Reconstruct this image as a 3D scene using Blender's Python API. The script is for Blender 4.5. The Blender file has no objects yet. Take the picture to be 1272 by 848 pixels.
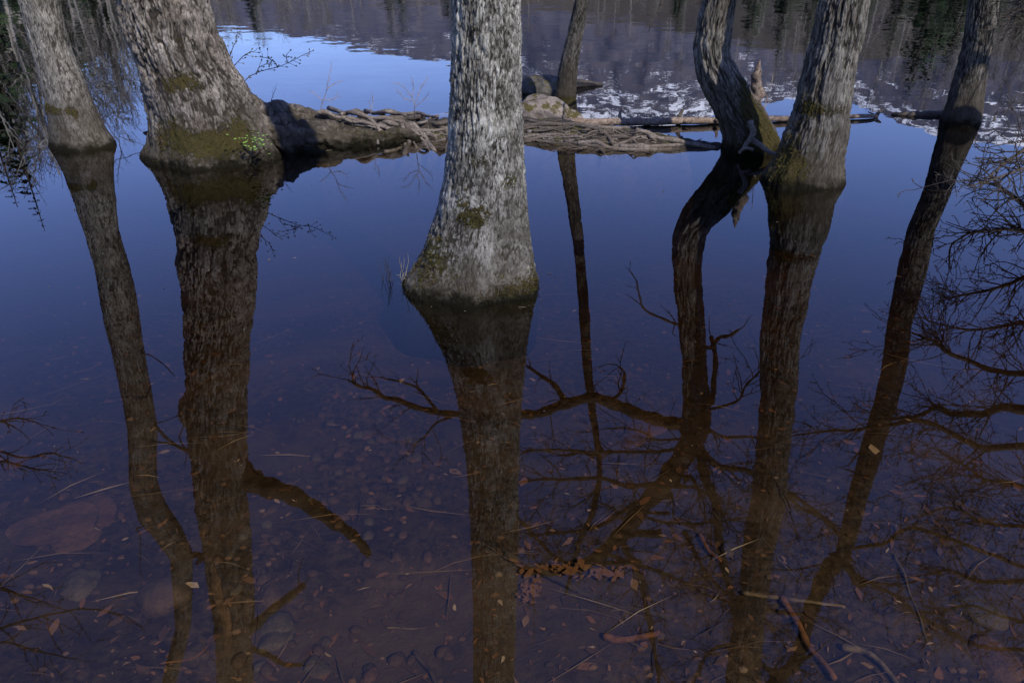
import bpy, math, random
import numpy as np
from mathutils import Vector
rad = math.radians
S = bpy.context.scene
COL = S.collection

# ------------------------------------------------------------------ camera, world, sun, exposure
CAM_H, PITCH, FPX = 1.8, 30.0, 989.0
cam = bpy.data.cameras.new("camera"); cam.sensor_width = 36; cam.lens = 36 * FPX / 1272
cam.clip_start = 0.05; cam.clip_end = 12000
co = bpy.data.objects.new("camera", cam); COL.objects.link(co)
co.location = (0, 0, CAM_H); co.rotation_euler = (rad(90 - PITCH), 0, 0); S.camera = co

SUN_AZ, SUN_EL = 147.0, 45.0      # compass from +Y, clockwise: behind the camera, to its right
world = bpy.data.worlds.new("World"); S.world = world; world.use_nodes = True
wn = world.node_tree; wn.nodes.clear()
sky = wn.nodes.new("ShaderNodeTexSky"); sky.sky_type = 'NISHITA'; sky.sun_disc = False
sky.sun_elevation = rad(SUN_EL); sky.sun_rotation = rad(SUN_AZ)
sky.air_density = 1.0; sky.dust_density = 0.15; sky.ozone_density = 4.0; sky.altitude = 1200
hs = wn.nodes.new("ShaderNodeHueSaturation"); hs.inputs['Saturation'].default_value = 1.08; hs.inputs['Hue'].default_value = 0.524
bg = wn.nodes.new("ShaderNodeBackground"); bg.inputs[1].default_value = 0.15
wo = wn.nodes.new("ShaderNodeOutputWorld")
wn.links.new(sky.outputs[0], hs.inputs['Color']); wn.links.new(hs.outputs[0], bg.inputs[0]); wn.links.new(bg.outputs[0], wo.inputs[0])
sl = bpy.data.lights.new("sun", 'SUN'); sl.energy = 3.0; sl.angle = rad(0.5); sl.color = (1, 0.95, 0.87)
so = bpy.data.objects.new("sun", sl); COL.objects.link(so)
sd = Vector((math.sin(rad(SUN_AZ)) * math.cos(rad(SUN_EL)), math.cos(rad(SUN_AZ)) * math.cos(rad(SUN_EL)), math.sin(rad(SUN_EL))))
so.rotation_euler = sd.to_track_quat('Z', 'Y').to_euler(); so.location = (0, 0, 50)
S.view_settings.view_transform = 'Standard'; S.view_settings.look = 'None'
S.view_settings.exposure = 0.9; S.view_settings.gamma = 1
S.render.engine = 'CYCLES'
S.cycles.max_bounces = 8; S.cycles.glossy_bounces = 4; S.cycles.diffuse_bounces = 2
S.cycles.transparent_max_bounces = 12; S.cycles.caustics_reflective = False; S.cycles.caustics_refractive = False

# ------------------------------------------------------------------ geometry helpers
rng = np.random.default_rng(7)
random.seed(11)
CP, SP = math.cos(rad(PITCH)), math.sin(rad(PITCH))

def ray(u, v):
    x = (u - 636) / FPX; y = -(v - 424) / FPX
    return np.array([x, CP + y * SP, -SP + y * CP])
def gnd(u, v, z=0.0):
    d = ray(u, v); t = (z - CAM_H) / d[2]
    return np.array([0, 0, CAM_H]) + d * t
def direct(u, v, Y):
    d = ray(u, v); t = Y / d[1]
    return np.array([d[0] * t, Y, CAM_H + d[2] * t]), t
def refl(u, v, Y):
    p, t = direct(u, v, Y)
    return np.array([p[0], Y, -p[2]]), t

def vnoise(x, y, z, seed=0):
    x, y, z = np.broadcast_arrays(np.asarray(x, float), np.asarray(y, float), np.asarray(z, float))
    xi, yi, zi = np.floor(x), np.floor(y), np.floor(z)
    fx, fy, fz = x - xi, y - yi, z - zi
    fx = fx * fx * (3 - 2 * fx); fy = fy * fy * (3 - 2 * fy); fz = fz * fz * (3 - 2 * fz)
    xi = xi.astype(np.int64); yi = yi.astype(np.int64); zi = zi.astype(np.int64)
    def h(a, b, c):
        n = (a * 374761393 + b * 668265263 + c * 1274126177 + seed * 974634777) & 0xffffffff
        n = ((n ^ (n >> 13)) * 1274126177) & 0xffffffff
        n = ((n ^ (n >> 16)) * 2246822519) & 0xffffffff
        return ((n ^ (n >> 15)) & 0xffffff) / float(0xffffff)
    r = 0
    for a in (0, 1):
        wa = fx if a else 1 - fx
        for b in (0, 1):
            wb = fy if b else 1 - fy
            for c in (0, 1):
                wc = fz if c else 1 - fz
                r = r + h(xi + a, yi + b, zi + c) * wa * wb * wc
    return r
def fbm(x, y, z, seed=0, o=4, g=0.5):
    s, a, t = 0, 1, 0
    for i in range(o):
        s = s + a * vnoise(x * 2 ** i, y * 2 ** i, z * 2 ** i, seed + i); t += a; a *= g
    return s / t
def sstep(a, b, x):
    t = np.clip((x - a) / (b - a), 0, 1); return t * t * (3 - 2 * t)

def mesh(name, V, F, mat, smooth=True, attrs=None):
    """V (n,3); F (m,3|4) array, or list of arrays of either width"""
    Fs = F if isinstance(F, list) and isinstance(F[0], np.ndarray) else [F]
    Fs = [np.asarray(f, np.int32) for f in Fs if len(f)]
    me = bpy.data.meshes.new(name)
    V = np.asarray(V, np.float32)
    me.vertices.add(len(V)); me.vertices.foreach_set("co", V.ravel())
    loops = np.concatenate([f.ravel() for f in Fs])
    tot = np.concatenate([np.full(len(f), f.shape[1], np.int32) for f in Fs])
    st = np.concatenate([[0], np.cumsum(tot)[:-1]]).astype(np.int32)
    me.loops.add(len(loops)); me.loops.foreach_set("vertex_index", loops)
    me.polygons.add(len(tot)); me.polygons.foreach_set("loop_start", st); me.polygons.foreach_set("loop_total", tot)
    me.polygons.foreach_set("use_smooth", np.full(len(tot), smooth))
    if attrs:
        for k, a in attrs.items():
            at = me.attributes.new(k, 'FLOAT', 'POINT'); at.data.foreach_set("value", np.asarray(a, np.float32))
    me.update(); me.validate()
    if mat: me.materials.append(mat)
    return me
def link(name, me, parent=None, loc=None, **kw):
    o = bpy.data.objects.new(name, me); COL.objects.link(o)
    if loc is not None: o.location = loc
    if parent: o.parent = parent
    for k, v in kw.items(): o[k] = v
    return o
def thing(name, label, cat, loc=(0, 0, 0), group=None):
    o = link(name, None, None, loc, label=label, category=cat)
    o.empty_display_size = 0.1
    if group: o["group"] = group
    return o

class Tubes:
    def __init__(s): s.V = []; s.Q = []; s.T = []; s.n = 0
    def add(s, P, R, k=6, rough=0.0, squash=None, cap=True):
        P = np.asarray(P, float); R = np.asarray(R, float); n = len(P)
        T = np.gradient(P, axis=0); T /= np.linalg.norm(T, axis=1)[:, None] + 1e-9
        up = np.array([0, 0, 1.0]) if abs(T[0][2]) < 0.9 else np.array([0, 1.0, 0])
        A = np.cross(T, up); ln = np.linalg.norm(A, axis=1)
        bad = ln < 1e-3; A[bad] = (1, 0, 0); A /= np.linalg.norm(A, axis=1)[:, None]
        for i in range(1, n):       # carry the frame along
            a = A[i - 1] - T[i] * A[i - 1].dot(T[i]); l = np.linalg.norm(a)
            if l > 1e-4: A[i] = a / l
        B = np.cross(T, A)
        th = np.arange(k) * 2 * math.pi / k
        c, sn = np.cos(th), np.sin(th)
        rr = R[:, None] * np.ones(k)
        if rough:
            q = P[:, None, :] + (A[:, None, :] * c[None, :, None] + B[:, None, :] * sn[None, :, None]) * R[:, None, None]
            f = 1.2 / max(R.max(), 1e-3)
            rr = rr * (1 + rough * (2 * fbm(q[..., 0] * f, q[..., 1] * f, q[..., 2] * f, 5, 3) - 1))
        V = P[:, None, :] + A[:, None, :] * (c[None, :] * rr)[..., None] + B[:, None, :] * (sn[None, :] * rr)[..., None]
        if squash is not None: V[..., 2] = P[:, 2][:, None] + (V[..., 2] - P[:, 2][:, None]) * squash
        s.V.append(V.reshape(-1, 3))
        i = np.arange(n - 1)[:, None] * k; j = np.arange(k)[None, :]; j2 = (j + 1) % k
        s.Q.append(np.stack([i + j, i + j2, i + k + j2, i + k + j], -1).reshape(-1, 4) + s.n)
        base = s.n; s.n += n * k
        if cap and k > 3:
            s.V.append(np.array([P[0] - T[0] * R[0] * .3, P[-1] + T[-1] * R[-1] * .3]))
            jj = np.arange(k); j3 = (jj + 1) % k
            s.T.append(np.stack([np.full(k, s.n), base + j3, base + jj], -1))
            s.T.append(np.stack([np.full(k, s.n + 1), base + (n - 1) * k + jj, base + (n - 1) * k + j3], -1))
            s.n += 2
    def verts(s): return np.concatenate(s.V)
    def mesh(s, name, mat, origin=(0, 0, 0), attrs=None, smooth=True):
        V = s.verts() - np.asarray(origin, float)
        F = [np.concatenate(s.Q)] + ([np.concatenate(s.T)] if s.T else [])
        return mesh(name, V, F, mat, smooth, attrs)

def spline(P, m=6):
    """Catmull-Rom through rows of P, m samples per span"""
    P = np.asarray(P, float)
    if len(P) < 3:
        t = np.linspace(0, 1, m + 1)[:, None]; return P[0] * (1 - t) + P[-1] * t
    Q = np.vstack([2 * P[0] - P[1], P, 2 * P[-1] - P[-2]]); out = []
    for i in range(1, len(Q) - 2):
        t = (np.arange(m) / m)[:, None]; a, b, c, d = Q[i - 1:i + 3]
        out.append(0.5 * (2 * b + (c - a) * t + (2 * a - 5 * b + 4 * c - d) * t ** 2 + (3 * b - a - 3 * c + d) * t ** 3))
    out.append(P[-1:]); return np.vstack(out)
def wobble(P, amp, freq, seed):
    P = np.asarray(P, float).copy(); n = len(P)
    s = np.concatenate([[0], np.cumsum(np.linalg.norm(np.diff(P[:, :3], axis=0), axis=1))]) * freq
    for k in range(3):
        w = fbm(s, np.full(n, seed * 1.7 + k * 9.1), np.full(n, 0.5), 77, 3) - fbm(s[:1], np.full(1, seed * 1.7 + k * 9.1), np.full(1, .5), 77, 3)
        P[:, k] += amp * 2 * w
    return P

TW = np.random.default_rng(23)
def grow(tb, p, d, L, r, lvl, dens=1.0, up=0.0, kink=0.28, rmin=0.0016, maxlvl=3, droop=0.0):
    """a twig that wanders and forks"""
    seg = 0.07 if L > .5 else 0.05
    n = max(3, int(L / seg)); d = np.asarray(d, float) / np.linalg.norm(d); p = np.asarray(p, float)
    P = [p]; D = []
    for i in range(n):
        d = d + TW.normal(0, kink, 3) * 0.55 + np.array([0, 0, up - droop]) * 0.12
        d /= np.linalg.norm(d); p = p + d * (L / n); P.append(p); D.append(d)
    R = np.linspace(r, max(rmin * .8, r * 0.3), n + 1)
    tb.add(P, R, 5 if r > 0.008 else (4 if r > .004 else 3), cap=False)
    if lvl >= maxlvl: return
    m = int(L * dens * (7 if lvl == 0 else 11) + TW.random())
    for _ in range(m):
        i = int(TW.integers(max(1, n // 5), n + 1)); a = D[i - 1]
        q = np.cross(a, TW.normal(0, 1, 3)); q /= np.linalg.norm(q) + 1e-9
        ang = TW.uniform(0.5, 1.15); dd = a * math.cos(ang) + q * math.sin(ang)
        grow(tb, P[i], dd, L * TW.uniform(.25, .55) * (1.1 - .5 * i / n), max(rmin, R[i] * .6), lvl + 1, dens, up, kink, rmin, maxlvl, droop)

# ------------------------------------------------------------------ materials
def nodes(name):
    m = bpy.data.materials.new(name); m.use_nodes = True
    nt = m.node_tree; nt.nodes.clear()
    out = nt.nodes.new("ShaderNodeOutputMaterial"); out.location = (900, 0)
    return m, nt, out
class G:
    """small node-building shorthand"""
    def __init__(s, nt): s.nt = nt
    def n(s, typ, ins=None, **props):
        nd = s.nt.nodes.new(typ)
        for k, v in props.items(): setattr(nd, k, v)
        for k, v in (ins or {}).items():
            if isinstance(v, bpy.types.NodeSocket): s.nt.links.new(v, nd.inputs[k])
            else: nd.inputs[k].default_value = v
        return nd
    def coord(s): return s.n("ShaderNodeTexCoord").outputs['Object']
    def mapv(s, v, sc): return s.n("ShaderNodeMapping", {0: v, 'Scale': sc}).outputs[0]
    def noise(s, v, scale, detail=4, rough=.6, dist=0.0, col=False):
        return s.n("ShaderNodeTexNoise", {'Vector': v, 'Scale': scale, 'Detail': detail, 'Roughness': rough, 'Distortion': dist}).outputs[1 if col else 0]
    def ramp(s, f, stops, interp='LINEAR'):
        nd = s.n("ShaderNodeValToRGB", {0: f}); cr = nd.color_ramp; cr.interpolation = interp
        while len(cr.elements) < len(stops): cr.elements.new(0.5)
        for e, (p, c) in zip(cr.elements, stops):
            e.position = p; e.color = (c, c, c, 1) if isinstance(c, (int, float)) else (*c, 1)
        return nd.outputs[0]
    def mix(s, f, a, b, mode='MIX'):
        nd = s.n("ShaderNodeMix", data_type='RGBA', blend_type=mode)
        for k, v in ((0, f), (6, a), (7, b)):
            if isinstance(v, bpy.types.NodeSocket): s.nt.links.new(v, nd.inputs[k])
            else: nd.inputs[k].default_value = v if k == 0 else (*v, 1)
        return nd.outputs[2]
    def math(s, op, a, b=0.0, clamp=False):
        nd = s.n("ShaderNodeMath", operation=op, use_clamp=clamp)
        for k, v in ((0, a), (1, b)):
            if isinstance(v, bpy.types.NodeSocket): s.nt.links.new(v, nd.inputs[k])
            else: nd.inputs[k].default_value = v
        return nd.outputs[0]
    def attr(s, name): return s.n("ShaderNodeAttribute", attribute_name=name).outputs['Fac']
    def bump(s, h, dist, strength=1.0): return s.n("ShaderNodeBump", {'Height': h, 'Distance': dist, 'Strength': strength}).outputs[0]
    def bsdf(s, out, col, rough=.9, normal=None, spec=.3):
        b = s.n("ShaderNodeBsdfPrincipled")
        for k, v in (('Base Color', col), ('Roughness', rough), ('Specular IOR Level', spec), ('Normal', normal)):
            if v is None: continue
            if isinstance(v, bpy.types.NodeSocket): s.nt.links.new(v, b.inputs[k])
            else: b.inputs[k].default_value = (*v, 1) if k == 'Base Color' else v
        s.nt.links.new(b.outputs[0], out.inputs[0]); return b

def bark_mat(name, light, mid, dark, hscale=55, stretch=.28, crack=.5, lichen=.4, warm=(.16, .10, .06)):
    m, nt, out = nodes(name); g = G(nt); c = g.coord()
    v = g.mapv(c, (1, 1, stretch))
    big = g.noise(c, 3.2, 3, .6)
    n1 = g.noise(v, hscale, 5, .68, .35)
    crack1 = g.ramp(n1, [(.36, 0.0), (.50, .62), (.62, 1.0)])
    n2 = g.noise(v, hscale * 3.1, 3, .7)
    base = g.mix(n2, mid, light)
    blot = g.ramp(g.noise(g.mapv(c, (1, 1, .55)), 9, 4, .65), [(.42, 0.0), (.62, 1.0)])
    base = g.mix(g.math('MULTIPLY', blot, lichen), base, tuple(min(.62, x * 1.55 + .03) for x in light))
    base = g.mix(g.math('MULTIPLY', g.ramp(big, [(.45, 0.0), (.7, 1.0)]), .45), base, warm)
    base = g.mix(g.math('MULTIPLY', g.ramp(g.noise(c, 17, 3, .6), [(.5, 0.0), (.7, 1.0)]), .5), base, tuple(x * .55 for x in mid))
    base = g.mix(crack1, dark, base)
    base = g.mix(g.ramp(g.attr('furrow'), [(.15, 0.0), (.55, 1.0)]), dark, base)
    base = g.mix(g.attr('scar'), base, g.mix(g.noise(g.mapv(c, (1, 1, .1)), 60, 3), (.42, .20, .08), (.74, .44, .21)))
    pat = g.noise(g.mapv(c, (1, 1, .6)), 6.5, 5, .7, .4)
    base = g.mix(g.math('MULTIPLY', g.ramp(pat, [(.38, 1.0), (.52, 0.0)]), .62), base, tuple(x * .42 for x in mid))
    base = g.mix(g.math('MULTIPLY', g.ramp(pat, [(.54, 0.0), (.66, 1.0)]), lichen * .65), base, tuple(min(.6, x * 1.5) for x in light))
    zf = g.n("ShaderNodeSeparateXYZ", {0: c}).outputs[2]
    gr = g.math('SUBTRACT', g.ramp(g.math('ADD', zf, g.math('MULTIPLY', g.math('SUBTRACT', g.noise(c, 7, 5, .7), .5), .9)), [(.0, 1.0), (.15, .85), (.58, .0)]), 0.0)
    base = g.mix(g.math('MULTIPLY', gr, .86), base, g.mix(n2, (.014, .011, .006), (.075, .060, .040)))
    # moss
    mn = g.noise(c, 40, 5, .75)
    mossf = g.ramp(g.math('ADD', g.attr('moss'), g.math('MULTIPLY', g.math('SUBTRACT', mn, .5), 1.5)), [(.44, 0.0), (.56, 1.0)])
    mcol = g.mix(g.noise(c, 90, 3, .7), (.016, .014, .004), g.mix(g.noise(c, 12, 2), (.060, .062, .013), (.095, .060, .022)))
    base = g.mix(mossf, base, mcol)
    # waterline: soaked, algae-dark bark
    z = g.n("ShaderNodeSeparateXYZ", {0: c}).outputs[2]
    wl = g.math('ADD', z, g.math('MULTIPLY', g.math('SUBTRACT', g.noise(c, 14, 4), .5), .18))
    wet = g.ramp(wl, [(.0, 1.0), (.025, .95), (.075, 0.0)])
    base = g.mix(g.math('MULTIPLY', wet, .96), base, g.mix(n2, (.004, .0035, .002), (.016, .014, .008)))
    h = g.math('ADD', g.math('MULTIPLY', n1, 1.0), g.math('MULTIPLY', n2, .35))
    h = g.math('ADD', h, g.math('MULTIPLY', mossf, g.math('MULTIPLY', g.noise(c, 160, 2), .8)))
    nor = g.bump(h, .012 * crack * 2, .9)
    rough = g.ramp(wet, [(0, .92), (1, .7)])
    g.bsdf(out, base, rough, nor, g.ramp(wet, [(0, .22), (1, .03)]))
    return m

M = {}
M['bark_pale'] = bark_mat("pale_fine_bark", (.30, .28, .24), (.17, .15, .125), (.035, .03, .024), 130, .25, .35, .45, (.20, .18, .15))
M['bark_old'] = bark_mat("old_furrowed_bark", (.30, .265, .225), (.15, .125, .10), (.018, .014, .010), 75, .32, .6, .5, (.13, .085, .05))
M['bark_white'] = bark_mat("lichen_white_bark", (.36, .345, .30), (.14, .125, .10), (.016, .013, .009), 120, .34, .55, 1.0, (.11, .09, .06))
M['bark_ridge'] = bark_mat("ridged_bark", (.26, .24, .205), (.12, .105, .085), (.018, .014, .010), 95, .16, .6, .35, (.10, .075, .045))
M['bark_dim'] = bark_mat("dim_ridged_bark", (.19, .175, .15), (.085, .075, .06), (.012, .010, .008), 95, .16, .6, .35, (.075, .06, .04))
M['bark_dark'] = bark_mat("dark_bark", (.12, .108, .092), (.05, .043, .035), (.014, .012, .009), 110, .3, .5, .55, (.06, .045, .03))

def wood_mat(name, a, b, c_, scale=30, rough=.85, bump=.004, stretch=(1, 1, 1)):
    m, nt, out = nodes(name); g = G(nt); c = g.coord()
    n = g.noise(g.mapv(c, stretch), scale, 5, .65); n2 = g.noise(c, scale * .25, 3)
    col = g.mix(g.ramp(n, [(.35, 0.0), (.65, 1.0)]), b, a); col = g.mix(g.ramp(n2, [(.45, 0.0), (.7, 1.0)]), col, c_)
    g.bsdf(out, col, rough, g.bump(n, bump), .25); return m
M['limb'] = wood_mat("limb_bark", (.085, .070, .055), (.030, .025, .018), (.05, .038, .026), 45, .9, .006)
M['twig'] = wood_mat("twig_bark", (.060, .048, .036), (.028, .022, .016), (.04, .03, .02), 40)
M['root'] = wood_mat("weathered_root", (.235, .20, .165), (.055, .043, .032), (.11, .085, .065), 60, .85, .010)
M['root_dark'] = wood_mat("dark_root", (.12, .10, .08), (.04, .03, .022), (.07, .055, .04), 60, .85, .006)
M['log'] = wood_mat("fallen_log_bark", (.26, .205, .16), (.07, .045, .03), (.14, .095, .065), 45, .8, .004)
M['deadwood'] = wood_mat("broken_wood", (.25, .20, .16), (.06, .04, .028), (.14, .10, .075), 60, .85, .012)
M['sunk_pale'] = wood_mat("sunken_pale_stick", (.19, .16, .11), (.05, .042, .03), (.10, .085, .055), 30)
M['sunk_red'] = wood_mat("sunken_red_wood", (.20, .10, .045), (.06, .03, .015), (.11, .06, .03), 25)
M['sunk_dark'] = wood_mat("sunken_dark_wood", (.07, .06, .045), (.03, .025, .018), (.05, .04, .03), 25)

def rock_mat(name, a, b, moss=0.0):
    m, nt, out = nodes(name); g = G(nt); c = g.coord()
    n = g.noise(c, 9, 6, .65); col = g.mix(g.ramp(n, [(.35, 0.0), (.68, 1.0)]), b, a)
    n2 = g.noise(c, 60, 3, .6); col = g.mix(g.math('MULTIPLY', g.ramp(n2, [(.5, 0.0), (.7, 1.0)]), .5), col, tuple(x * .5 for x in b))
    if moss:
        z = g.n("ShaderNodeSeparateXYZ", {0: g.n("ShaderNodeNewGeometry").outputs['Normal']}).outputs[2]
        f = g.ramp(g.math('ADD', g.noise(c, 12, 4), g.math('MULTIPLY', z, .12)), [(.66 - moss * .15, 0.0), (.72 - moss * .12, 1.0)])
        col = g.mix(f, col, g.mix(g.noise(c, 90, 2), (.02, .018, .005), (.10, .08, .02)))
    g.bsdf(out, col, .85, g.bump(n, .03), .3); return m
M['rock'] = rock_mat("mossy_boulder", (.24, .20, .17), (.11, .09, .075), .6)
M['rock_dark'] = rock_mat("wet_dark_rock", (.10, .09, .075), (.03, .026, .02), .2)
M['bed_rock_red'] = rock_mat("russet_bed_stone", (.125, .08, .055), (.05, .033, .023))
M['bed_rock_grey'] = rock_mat("grey_bed_stone", (.10, .09, .068), (.04, .036, .027))
M['bed_rock_brown'] = rock_mat("brown_bed_stone", (.09, .065, .043), (.04, .028, .019))

m, nt, out = nodes("bank_soil"); g = G(nt); c = g.coord()
n = g.noise(c, 20, 6, .7); col = g.mix(g.ramp(n, [(.35, 0.0), (.7, 1.0)]), (.014, .011, .008), (.06, .047, .035))
f = g.ramp(g.noise(c, 5, 4), [(.52, 0.0), (.60, 1.0)]); col = g.mix(f, col, g.mix(g.noise(c, 80, 2), (.02, .02, .005), (.085, .08, .018)))
g.bsdf(out, col, .95, g.bump(n, .03)); M['soil'] = m

m, nt, out = nodes("moss"); g = G(nt); c = g.coord()
col = g.mix(g.ramp(g.noise(c, 22, 4), [(.35, 0.0), (.65, 1.0)]), (.020, .018, .005), (.095, .085, .018)); col = g.mix(g.ramp(g.noise(c, 7, 3), [(.5, 0.0), (.65, .7)]), col, (.085, .050, .020)); g.bsdf(out, col, .95, None, .05); M['moss'] = m
m, nt, out = nodes("fresh_leaf"); g = G(nt); c = g.coord()
col = g.mix(g.noise(c, 30, 2), (.10, .22, .03), (.22, .36, .07)); g.bsdf(out, col, .5); M['leaf'] = m
m, nt, out = nodes("dry_grass"); g = G(nt); g.bsdf(out, (.30, .25, .16), .8); M['straw'] = m
m, nt, out = nodes("dead_grass"); g = G(nt); g.bsdf(out, (.13, .105, .065), .8); M['dead'] = m

# lake bed: silt, leaf mould, darker and lighter drifts
m, nt, out = nodes("lake_bed"); g = G(nt); c = g.coord()
n = g.noise(c, 2.1, 6, .68, .6); n2 = g.noise(c, 26, 5, .7, .5); n3 = g.noise(g.mapv(c, (1, 1.7, 1)), .7, 4, .6, .8)
col = g.mix(g.ramp(n, [(.36, 0.0), (.66, 1.0)]), (.032, .026, .017), (.098, .076, .050))
col = g.mix(g.ramp(n2, [(.40, 0.0), (.62, 1.0)]), (.022, .017, .012), col)
col = g.mix(g.ramp(n3, [(.50, 0.0), (.62, .75)]), col, (.080, .066, .052))
g.bsdf(out, col, .9, g.bump(n2, .01), .1); M['bed'] = m

def attr_mat(name, stops):
    m, nt, out = nodes(name); g = G(nt)
    col = g.ramp(g.attr('tone'), stops); n = g.noise(g.coord(), 60, 3)
    col = g.mix(g.math('MULTIPLY', n, .6), col, (.03, .02, .012)); g.bsdf(out, col, .85, None, .15); return m
M['bed_leaf'] = attr_mat("sunken_leaf", [(0, (.05, .036, .024)), (.5, (.115, .072, .046)), (.85, (.21, .115, .06)), (.96, (.26, .19, .12)), (1, (.6, .55, .45))])
M['pebble'] = attr_mat("bed_pebble", [(0, (.05, .04, .03)), (.5, (.10, .075, .055)), (.85, (.17, .115, .075)), (1, (.24, .20, .16))])
M['bed_twig'] = attr_mat("sunken_twig", [(0, (.03, .025, .02)), (.5, (.12, .09, .06)), (.9, (.20, .16, .11)), (1, (.45, .42, .35))])

WATER_DENS = 3.3
# water: tea-coloured, mirror-still here and finely ruffled out on the lake
m, nt, out = nodes("tea_water"); g = G(nt); c = g.coord()
def slope(scale, amp, st=(1, 1, 1), det=2):
    cn = g.noise(g.mapv(c, st), scale, det, .55, 0, True)
    a = g.n("ShaderNodeVectorMath", {0: cn, 1: (.5, .5, .5)}, operation='SUBTRACT').outputs[0]
    s_ = g.n("ShaderNodeVectorMath", {0: a}, operation='SCALE'); 
    if isinstance(amp, bpy.types.NodeSocket): nt.links.new(amp, s_.inputs['Scale'])
    else: s_.inputs['Scale'].default_value = amp
    return s_.outputs[0]
y = g.n("ShaderNodeSeparateXYZ", {0: c}).outputs[1]
far = g.ramp(g.math('MULTIPLY', g.math('ADD', y, g.math('MULTIPLY', g.noise(c, .45, 3), 3.0)), .05), [(.33, 0.0), (.50, .35), (.9, 1.0)])
s1 = slope(.9, g.math('MULTIPLY', g.math('ADD', far, .16), .010), (1, 1.6, 1))
s2 = slope(3.6, g.math('MULTIPLY', g.math('ADD', far, .0), .034), (.7, 1.8, 1), 3)
s3 = slope(12, g.math('MULTIPLY', far, .014), (.7, 1.6, 1), 2)
vadd = lambda a, b: g.n("ShaderNodeVectorMath", {0: a, 1: b}, operation='ADD').outputs[0]
sm = vadd(vadd(s1, s2), s3)
sm = g.n("ShaderNodeVectorMath", {0: sm, 1: (1, 1, 0)}, operation='MULTIPLY').outputs[0]
nor = g.n("ShaderNodeVectorMath", {0: vadd(sm, (0, 0, 1))}, operation='NORMALIZE').outputs[0]
inc = g.n("ShaderNodeNewGeometry").outputs['Incoming']
cosi = g.math('ABSOLUTE', g.n("ShaderNodeVectorMath", {0: inc, 1: nor}, operation='DOT_PRODUCT').outputs['Value'])
fr = g.math('ADD', g.math('MULTIPLY', g.math('POWER', g.math('SUBTRACT', 1.0, cosi, True), 4.4), .948), .052)   # same from above and below
tr = g.n("ShaderNodeBsdfTransparent", {0: (.97, .97, .97, 1)})
gl = g.n("ShaderNodeBsdfGlossy", {'Color': (1, 1, 1, 1), 'Roughness': 0.0, 'Normal': nor})
mx = g.n("ShaderNodeMixShader", {0: fr, 1: tr.outputs[0], 2: gl.outputs[0]})
nt.links.new(mx.outputs[0], out.inputs[0])
va = g.n("ShaderNodeVolumeAbsorption", {'Color': (.57, .42, .16, 1), 'Density': WATER_DENS}); nt.links.new(va.outputs[0], out.inputs[1]); M['water'] = m

# ------------------------------------------------------------------ water, lake bed, far land
def grid_mesh(name, xs, ys, zf, mat):
    X, Y = np.meshgrid(xs, ys); Z = zf(X, Y); n, k = X.shape
    i = np.arange(n - 1)[:, None] * k + np.arange(k - 1)[None, :]
    F = np.stack([i, i + 1, i + k + 1, i + k], -1).reshape(-1, 4)
    return mesh(name, np.stack([X, Y, Z], -1).reshape(-1, 3), F, mat)
def bedz(x, y):
    d = -.24 - .05 * np.clip(y - 1.5, 0, 40) ** 1.15
    d = np.maximum(d, -3.0)
    d = d + np.clip(.9 - y, 0, 2.2) * .5                       # the shore the camera stands on
    near = 1 / (1 + (np.abs(x) / 8) ** 4 + (np.abs(y) / 12) ** 4)
    return d + near * (.10 * (fbm(x * .9, y * .9, 0 * x, 3, 4) - .5) + .035 * (fbm(x * 7, y * 7, 0 * x, 9, 3) - .5))
def spaced(a, b, step, far_, grow_=1.12):
    mid = list(np.arange(a, b, step)); s = step; hi = [b]
    while hi[-1] < far_: s *= grow_; hi.append(hi[-1] + s)
    s = step; lo = [a - step]
    while lo[-1] > -far_: s *= grow_; lo.append(lo[-1] - s)
    return np.array(lo[::-1] + mid + hi)
xs = spaced(-5, 5, .03, 420); ys_ = spaced(.2, 8, .03, 420); ys_ = ys_[ys_ > -40]
link("lake_bed", grid_mesh("lake_bed", xs, ys_, bedz, M['bed']), kind="structure")
wx = np.linspace(-420, 420, 8); wy = np.array([-5, 30, 100, 200, 420])
WV = np.array([(x, y, z) for z in (-5.0, 0.0) for (x, y) in ((-415, -1.9), (415, -1.9), (415, 415), (-415, 415))])
link("lake_water", mesh("lake_water", WV, np.array([(4, 5, 6, 7), (3, 2, 1, 0), (0, 1, 5, 4), (1, 2, 6, 5), (2, 3, 7, 6), (3, 0, 4, 7)]), M['water'], False), kind="structure")

def azel(u, v):
    d = ray(u, v); return math.degrees(math.atan2(d[0], d[1])), math.degrees(math.atan2(-d[2], math.hypot(d[0], d[1])))
FOREST = [(-400, 225), (-100, 222), (0, 190), (60, 175), (130, 150), (180, 95), (260, 48), (300, 38), (450, 34), (560, 42), (640, 46), (720, 55), (800, 68), (870, 84), (960, 108), (1060, 122), (1150, 122), (1272, 128), (1500, 150)]
RIDGE = [(-300, 60), (130, 70), (280, 42), (350, 46), (400, 58), (480, 72), (560, 84), (640, 100), (680, 138), (700, 150), (750, 156), (790, 166), (820, 168), (860, 156), (900, 143), (980, 128), (1060, 132), (1090, 146), (1120, 158), (1170, 178), (1230, 186), (1272, 187), (1400, 180), (1700, 120)]
fa = np.array([azel(*p) for p in FOREST]); ra = np.array([azel(*p) for p in RIDGE])
fo = fa[np.argsort(fa[:, 0])]; ro = ra[np.argsort(ra[:, 0])]
def forest_el(a): return np.interp(a, fo[:, 0], fo[:, 1])
def ridge_el(a): return np.interp(a, ro[:, 0], ro[:, 1])
def shore_r(a):   # distance of the far shore by azimuth
    return np.interp(a, [-90, -45, -30, -24, -18, -8, 5, 16, 30, 50, 90], [30, 38, 44, 58, 110, 150, 150, 115, 88, 75, 60])

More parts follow.
